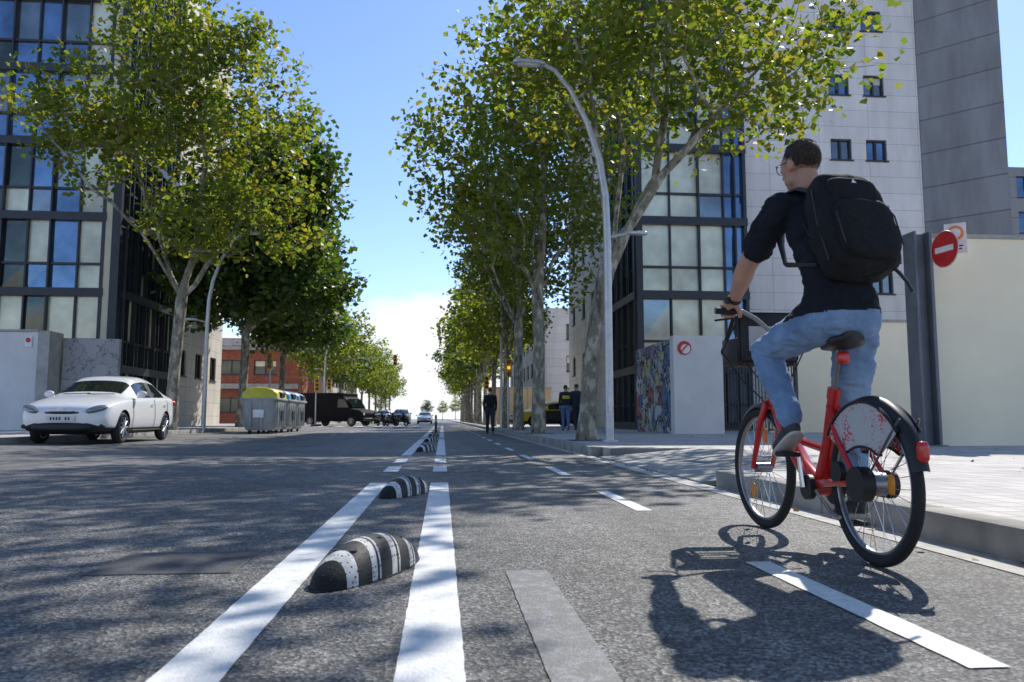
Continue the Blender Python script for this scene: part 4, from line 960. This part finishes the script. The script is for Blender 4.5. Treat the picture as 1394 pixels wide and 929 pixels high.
b.add(tube([hpf(-.011,.11,.014),hpf(.011,.11,.014)],.002,5)); b.obj('glasses',m_black,cy)
ax=(V(J['neck'])-V(J['waist'])).normalized(); sdv=(V(J['shR'])-V(J['shL'])).normalized(); fw=ax.cross(sdv).normalized()
if fw.y<0: fw=-fw
R=Matrix((sdv,fw,ax)).transposed(); bc=V((1.838,3.325,1.49))
m_bag=M('backpack_fabric',(.014,.014,.016),.85,0,.3,40,.5,220,bdist=.004,spec=.3); m_bag2=M('backpack_trim',(.03,.03,.033),.5)
bg=cy
def crumple(v,a=.006): return [V(p)+V(p).normalized()*(a*noise.noise(V(p)*11)+a*.5*noise.noise(V(p)*27)) for p in v]
b=MB(); v,f=superell((0,0,0),(.172,.115,.258),.5,60,44)
v=[V((p[0]*(1-.12*max(0,p[2])/.265),p[1]*(1-.25*max(0,p[2])/.265),p[2])) for p in v]
b.add(([bc+R@p for p in crumple(v,.012)],f)); b.obj('backpack_main',m_bag,bg,60)
b=MB(); v,f=superell((0,0,0),(.135,.05,.145),.5,40,30); b.add(([bc+R@(p+V((0,-.10,-.08))) for p in crumple(v)],f)); v,f=superell((0,0,0),(.115,.03,.065),.5,30,18); b.add(([bc+R@(p+V((0,-.085,.13))) for p in crumple(v,.004)],f)); b.obj('backpack_pocket',m_bag,bg,60)
b=MB()
def bl(pts,r,fl=1): b.add(tube([bc+R@V(p) for p in pts],r,8,flat=fl))
bl([(-.165,-.03,-.2),(-.17,-.03,0),(-.155,-.03,.16),(-.09,-.03,.238),(0,-.03,.257),(.09,-.03,.238),(.155,-.03,.16),(.17,-.03,0),(.165,-.03,-.2)],.005)
bl([(-.13,-.13,-.17),(-.132,-.13,-.02),(-.10,-.13,.04),(0,-.138,.055),(.10,-.13,.04),(.132,-.13,-.02),(.13,-.13,-.17)],.004)
bl([(-.05,.07,.245),(-.045,.06,.29),(0,.055,.305),(.045,.06,.29),(.05,.07,.245)],.010)
bl([(.11,-.04,-.22),(.13,-.05,-.26),(.145,-.06,-.31),(.155,-.06,-.36)],.012,.7); bl([(-.155,.02,-.1),(-.175,.05,-.02),(-.16,.09,.06)],.009,.4)
b.obj('backpack_zips_and_handle',m_bag2,bg)
b=MB()
for sd,sh in ((-1,V(J['shL'])),(1,V(J['shR']))):
    P=[bc+R@V((sd*.09,.08,.235)),V((1.825+sd*.115,3.54,1.725)),V((1.815+sd*.125,3.62,1.725)),V((1.815+sd*.135,3.69,1.63)),V((1.815+sd*.15,3.67,1.48)),V((1.83+sd*.185,3.58,1.36)),bc+R@V((sd*.15,.09,-.16))]
    b.add(tube(P,[.022,.03,.03,.03,.028,.02,.014],10,flat=.35,up=(0,-.4,1)))
b.obj('backpack_straps',m_bag2,bg)
b=MB(); q=[(-.012,-.119,.155),(.012,-.119,.155),(0,-.117,.178)]; b.add(([bc+R@V(p) for p in q],[(0,1,2)])); b.obj('backpack_logo',m_sw,bg,smooth=False)

# ---------- bicycle
bk=group('bicycle',(1.835,3.8,0)); X=1.835
RH=V((X,3.22,.342)); FH=V((X+.005,4.386,.342)); BB=V((X,3.70,.29))
def bwheel(c,ax,name):
    b=MB(); b.add(torus(c,ax,.318,.024,64,12)); b.obj(name+'_tyre',m_rub,bk)
    b=MB(); b.add(torus(c,ax,.29,.011,64,8,flat=1.3)); b.add(tube([c-V(ax)*.045,c+V(ax)*.045],.028 if name=='front' else .05,16)); b.obj(name+'_rim',M('rim_dark',(.3,.3,.31),.35,.8),bk)
    b=MB(); ax=V(ax).normalized(); a=V((0,0,1)); c2=ax.cross(a)
    for i in range(32):
        t=2*math.pi*i/32; t2=t+(.35 if i%4<2 else -.35); s=.03 if i%2 else -.03
        b.add(tube([c+ax*s+(a*math.cos(t2)+c2*math.sin(t2))*.035,c+(a*math.cos(t)+c2*math.sin(t))*.285],.0016,4,False))
    b.obj(name+'_spokes',m_chrome,bk)
st=V((math.cos(rad(4)),math.sin(rad(4)),0))
bwheel(RH,(1,0,0),'rear'); bwheel(FH,st,'front')
m_or=M('orange_reflector',(.85,.3,.02),.25); b=MB()
for c,sgn in ((RH,(-.75,.05)),(FH,(-.35,.9)),(FH,(.6,-.7))):
    p=c+V((-.01,sgn[0]*.2,sgn[1]*.2)); b.add(superell(p,(.008,.02,.042),.6,14,8))
b.obj('reflectors',m_or,bk)
b=MB()
b.add(tube([(X,4.19,.80),(X,4.15,.70),(X,4.02,.52),(X,3.86,.38),(X,3.72,.31)],[.042,.045,.045,.042,.045],14))
b.add(tube([(X,4.145,.905),(X,4.225,.68)],.032,14)); b.add(tube([BB,(X,3.60,.50),(X,3.53,.74)],[.036,.03,.026],12))
for s in (-1,1):
    b.add(tube([(X+s*.03,3.66,.31),(X+s*.06,3.45,.33),(X+s*.07,3.22,.342)],[.02,.016,.014],10)); b.add(tube([(X+s*.02,3.545,.68),(X+s*.06,3.40,.52),(X+s*.07,3.22,.35)],[.014,.012,.012],8))
b.add(tube([(X-.05,3.7,.29),(X+.05,3.7,.29)],.042,16))
for s in (-1,1): b.add(tube([V((X+s*.03,4.235,.70)),V((X+s*.055,4.262,.60)),V((X+s*.058,4.31,.48)),V((X+s*.056,4.386,.342))],[.022,.02,.017,.013],10))
b.add(tube([(X-.045,4.232,.70),(X+.045,4.232,.70)],.024,10))
b.add(tube([(X,3.62,.47),(X,3.85,.50),(X,4.05,.60)],.018,8))
b.obj('frame',m_red,bk)
b=MB(); b.add(tube([(X,3.53,.74),(X,3.46,.955)],.0145,12)); b.add(tube([(X,4.15,.88),(X,4.10,1.10)],.016,10)); 
for s in (-1,1): b.add(tube([(X+s*.05,3.20,.35),(X+s*.052,3.0,.55),(X+s*.04,2.94,.62)],.005,6))
b.obj('posts',M('alloy_dark',(.25,.25,.26),.35,.8),bk)
b=MB(); b.add(tube([(X,3.538,.715),(X,3.522,.765)],.03,14)); b.add(superell((X,3.43,.90),(.028,.02,.03),.6,16,10)); b.obj('seat_clamp_light',m_red,bk)
b=MB(); vs=[];n=20
for i in range(15):
    t=i/14; y=3.33+.28*t; w=(.085*(1-t)**.9+.022); w=min(w,.088)*( .55+.45*min(1,t*5)); hh=.03*(.6+.4*min(1,t*5)); z=.985+.012*(2*t-1)**2
    for k in range(n):
        a=2*math.pi*k/n; vs.append((X+w*math.cos(a),y,z-.012*(math.cos(a)**2)+ (hh if math.sin(a)>0 else hh*1.6)*math.sin(a)))
fs=[(i*n+k,i*n+(k+1)%n,(i+1)*n+(k+1)%n,(i+1)*n+k) for i in range(14) for k in range(n)]+[tuple(range(n-1,-1,-1)),tuple(range(14*n,15*n))]
b.add((vs,fs)); b.obj('saddle',m_black,bk,60)
b=MB(); hb=[(X-.36,4.09,1.205),(X-.2,4.11,1.205),(X-.12,4.13,1.17),(X-.05,4.11,1.10),(X+.05,4.11,1.10),(X+.12,4.13,1.17),(X+.2,4.11,1.205),(X+.36,4.09,1.205)]
b.add(tube(hb,.013,10)); b.obj('handlebar',M('alloy_mid',(.3,.3,.3)),bk)
b=MB()
for s in (-1,1):
    b.add(tube([(X+s*.36,4.09,1.205),(X+s*.22,4.107,1.205)],.018,12)); b.add(tube([(X+s*.2,4.11,1.2),(X+s*.22,4.18,1.18),(X+s*.33,4.19,1.165)],.007,6))
    b.add(tube([(X+s*.21,4.15,1.19),(X+s*.18,4.3,1.12),(X+s*.1,4.35,.95),(X,4.22,.75)],.004,6)); b.add(tube([(X+s*.21,4.15,1.18),(X+s*.24,4.33,1.0),(X+s*.15,4.3,.85),(X,4.1,.62)],.004,6))
b.obj('grips_and_cables',m_rub,bk)
b=MB()
for s in (-1,1):
    b.add(tube([(X+s*.15,4.28,.93),(X+s*.17,4.26,1.2),(X+s*.17,4.30,1.22),(X+s*.16,4.54,1.02),(X+s*.12,4.55,.93),(X+s*.15,4.28,.93)],.013,8))
for i in range(5): z=.94; yy=4.28+i*.06; b.add(tube([(X-.15,yy,z),(X+.15,yy,z)],.009,6))
b.add(bev(X-.17,X+.17,4.235,4.26,.94,1.22,.02,2)); b.add(bev(X-.13,X+.13,4.53,4.56,.93,1.03,.01,2)); b.add(bev(X-.18,X-.155,4.27,4.50,.93,1.08,.01,2)); b.add(bev(X+.155,X+.18,4.27,4.50,.93,1.08,.01,2)); b.add(tube([(X,4.2,.80),(X,4.3,.92)],.018,8)); b.obj('front_carrier',m_black,bk)
b=MB(); b.add(bev(X-.12,X+.12,4.228,4.234,1.0,1.14,.002,1)); b.obj('carrier_panel',M('light_grey_panel',(.5,.5,.5),.5),bk)
def arc(c,r,a0,a1,w,t=.004,n=30,dep=.012):
    vs=[];fs=[]
    prof=[(-w,-dep),(-w*.6,0),(0,t),(w*.6,0),(w,-dep)]
    for i in range(n+1):
        a=rad(a0+(a1-a0)*i/n)
        for (x,dr) in prof: vs.append((c.x+x,c.y+math.cos(a)*(r+dr),c.z+math.sin(a)*(r+dr)))
    m=len(prof)
    for i in range(n):
        for k in range(m-1): q=i*m+k; fs.append((q,q+1,q+m+1,q+m))
    return vs,fs
b=MB(); b.add(arc(RH,.372,35,168,.036,.006,40,.03)); b.add(arc(FH,.368,35,150,.03,.006,30,.025)); b.obj('mudguards',m_black,bk,60)
a=rad(157); b=MB(); b.add(superell((X,RH.y+math.cos(a)*.388,RH.z+math.sin(a)*.388),(.022,.016,.04),.5,20,12)); b.obj('tail_light',m_red,bk)
def skirtmat():
    m,nt,b=nm('skirt_guard'); L=nt.links; tc=N(nt,'ShaderNodeTexCoord').outputs['Object']
    v=N(nt,'ShaderNodeTexVoronoi'); v.inputs['Scale'].default_value=95; L.new(tc,v.inputs['Vector'])
    n=noi(nt,tc,7,2); s=N(nt,'ShaderNodeMath',operation='LESS_THAN'); a=N(nt,'ShaderNodeMath',operation='MULTIPLY_ADD'); a.inputs[1].default_value=2.2; a.inputs[2].default_value=-.78
    L.new(n.outputs[0],a.inputs[0]); L.new(v.outputs['Distance'],s.inputs[0]); L.new(a.outputs[0],s.inputs[1])
    c=mixc(nt,s.outputs[0],(.55,.55,.55),(.6,.03,.03)); L.new(c,b.inputs['Base Color']); b.inputs['Roughness'].default_value=.35; return m
m_sk=skirtmat(); sko=MB(); trim=MB()
for s in (-1,1):
    vs=[];n=30
    for i in range(n+1):
        a=rad(35+105*i/n); r1=.352
        yy=RH.y+math.cos(a)*r1; vs.append((X+s*.048,RH.y+math.cos(a)*.2,max(RH.z+.13,RH.z+math.sin(a)*.16))); vs.append((X+s*.048,yy,RH.z+math.sin(a)*r1))
    fs=[(2*i,2*i+1,2*i+3,2*i+2) for i in range(n)]; sko.add((vs,fs)); trim.add(tube([vs[2*i+1] for i in range(n+1)],.008,6)); trim.add(tube([vs[2*i] for i in range(n+1)],.006,6))
sko.obj('skirt_guard',m_sk,bk,smooth=False); trim.obj('skirt_guard_rim',m_black,bk)
b=MB(); b.add(tube([(X+.062,3.70,.29),(X+.085,3.70,.29)],.085,24)); b.add(tube([(X+.062,3.22,.342),(X+.085,3.22,.342)],.06,20)); b.add(bev(X+.062,X+.085,3.22,3.70,.28,.37,.01,2)); b.add(tube([(X-.085,3.22,.342),(X-.03,3.22,.342)],.075,24)); b.add(tube([(X-.075,3.70,.29),(X-.045,3.70,.29)],.06,20)); b.add(tube([(X-.075,3.4,.38),(X-.05,3.4,.38)],.05,16)); b.obj('chain_case',m_black,bk)
b=MB(); b.add(tube([(X-.085,3.70,.29),(X-.095,3.715,.45)],[.016,.012],8)); b.add(tube([(X+.095,3.70,.29),(X+.105,3.69,.12)],[.016,.012],8))
b.add(tube([(X-.095,3.715,.45),(X-.19,3.715,.45)],.008,8)); b.add(tube([(X+.105,3.69,.12),(X+.2,3.69,.12)],.008,8)); b.obj('cranks',m_chrome,bk)
b=MB()
b.add(bev(X-.195,X-.105,3.67,3.765,.437,.46,.006,2)); b.add(bev(X+.115,X+.205,3.64,3.74,.107,.13,.006,2)); b.obj('pedals',m_rub,bk)
b=MB(); b.add(tube([(X-.07,3.6,.28),(X-.1,3.40,.2),(X-.1,3.33,.19)],.009,8)); b.obj('kickstand',m_chrome,bk)

def walker(x,y,z,hd,shirt,trous,ph=1,sc=1,ls=True,bag=False,turn=0):
    e=group('pedestrian',(x,y,z)); k=sc
    Rz=Matrix.Rotation(hd,3,'Z')
    def T(a,b,c): return V((x,y,z))+Rz@V((a*k,b*k,c*k))
    st_=.26*ph
    J=dict(pelvis=T(0,0,.98),waist=T(0,0,1.12),chest=T(0,.0,1.30),neck=T(0,.01,1.50),head=T(0,.03,1.655),shL=T(-.185,0,1.43),shR=T(.185,0,1.43),
      elL=T(-.23,-.10*ph,1.17),wrL=T(-.23,-.02*ph+.06,.94),elR=T(.23,.06*ph,1.17),wrR=T(.23,.2*ph,.95),
      hipL=T(-.09,0,.93),hipR=T(.09,0,.93),kneeL=T(-.09,.12*ph+.04,.52),kneeR=T(.09,-.06*ph,.51),ankL=T(-.09,st_,.11),ankR=T(.09,-st_,.14))
    F=Rz@V((0,1,0)); body(e,J,[shirt,m_skin,trous,m_sock],.014,shirt_hem=.0,longsleeve=ls,F=F,headF=Rz@V((.2*turn,1,0)),sc=k)
    for s,q in (('L',st_),('R',-st_)):
        sx=-.09 if s=='L' else .09; shoe(e,T(sx,q-.06,.0 if s=='L' else .03),T(sx,q+.2,.0),[m_shoe,m_sole],name='shoe')
        looshand(e,J['wr'+s],V(J['wr'+s])-V(J['el'+s]),1,'hand')
    if bag:
        b=MB(); b.add(([T(*p) for p in superell((0,-.19,1.25),(.14,.08,.2),.5,20,14)[0]],superell((0,0,0),(1,1,1),.5,20,14)[1])); b.obj('rucksack',m_bag,e)
    return e
m_dk=M('dark_jacket',(.02,.02,.025),.8); m_nv=M('navy_trousers',(.025,.03,.045),.85); m_yl=M('yellow_print',(.6,.5,.06),.8); m_bj=M('mid_blue_jeans',(.10,.16,.3),.85)
walker(1.85,30.5,0,0,m_dk,m_nv,1,1.03,bag=True)
e=walker(4.75,30,SZ,rad(-5),m_dk,m_bj,.8,1.0,turn=1); b=MB()
vs=[(4.75+math.cos(a)*.19,30-math.sin(a)*.16,SZ+z) for z in (1.24,1.36) for a in [rad(40+100*i/8) for i in range(9)]]; b.add((vs,[(i,i+1,i+10,i+9) for i in range(8)])); b.obj('shirt_print',m_yl,e)
walker(5.35,31,SZ,rad(8),m_nv,m_nv,-.7,1.05,turn=-1)

# ---------------------------------------------------------------- light & world
sun_dir=V((.56,.83,.98)).normalized()
L=bpy.data.lights.new('sun','SUN'); L.energy=5.0; L.angle=rad(.5); L.color=(1,.95,.87); lo=bpy.data.objects.new('sun',L); col.objects.link(lo)
lo.rotation_euler=(-sun_dir).to_track_quat('-Z','Y').to_euler(); lo.location=(20,30,40)
w=bpy.data.worlds.new('World'); scene.world=w; w.use_nodes=True; nt=w.node_tree; bgn=nt.nodes['Background']
sky=nt.nodes.new('ShaderNodeTexSky'); sky.sky_type='NISHITA'; sky.sun_disc=False; sky.sun_elevation=math.asin(sun_dir.z); sky.sun_rotation=math.atan2(sun_dir.x,sun_dir.y); sky.air_density=1.0; sky.dust_density=.2; sky.ozone_density=2.2
tc=nt.nodes.new('ShaderNodeTexCoord').outputs['Generated']
s=nt.nodes.new('ShaderNodeSeparateXYZ'); nt.links.new(tc,s.inputs[0])
mp=nt.nodes.new('ShaderNodeMapping'); mp.inputs['Scale'].default_value=(1,1,3.5); nt.links.new(tc,mp.inputs[0])
n=noi(nt,mp.outputs[0],3.2,6,.55)
a=nt.nodes.new('ShaderNodeMath'); a.operation='MULTIPLY_ADD'; nt.links.new(n.outputs[0],a.inputs[0]); a.inputs[1].default_value=.27; 
neg=nt.nodes.new('ShaderNodeMath'); neg.operation='MULTIPLY'; nt.links.new(s.outputs[2],neg.inputs[0]); neg.inputs[1].default_value=-1; nt.links.new(neg.outputs[0],a.inputs[2])
cr=ramp(nt,a.outputs[0],[(.0,(0,0,0)),(.03,(1,1,1))])
cm=mixc(nt,cr.outputs[0],mul(nt,sky.outputs[0],(1.12,1.18,1.36)),(7.2,7.3,7.5)); nt.links.new(cm,bgn.inputs['Color']); bgn.inputs['Strength'].default_value=.145
scene.view_settings.view_transform='Standard'; scene.view_settings.look='None'; scene.view_settings.exposure=0
cd=bpy.data.cameras.new('camera'); cd.lens=27.4; cd.sensor_width=36; cd.clip_end=5000; cd.clip_start=.05
cd.dof.use_dof=True; cd.dof.focus_distance=6; cd.dof.aperture_fstop=5.0
co=bpy.data.objects.new('camera',cd); col.objects.link(co); co.location=(0,0,.62); co.rotation_euler=(rad(90+5.7),0,rad(-5.07)); scene.camera=co
print('DONE')
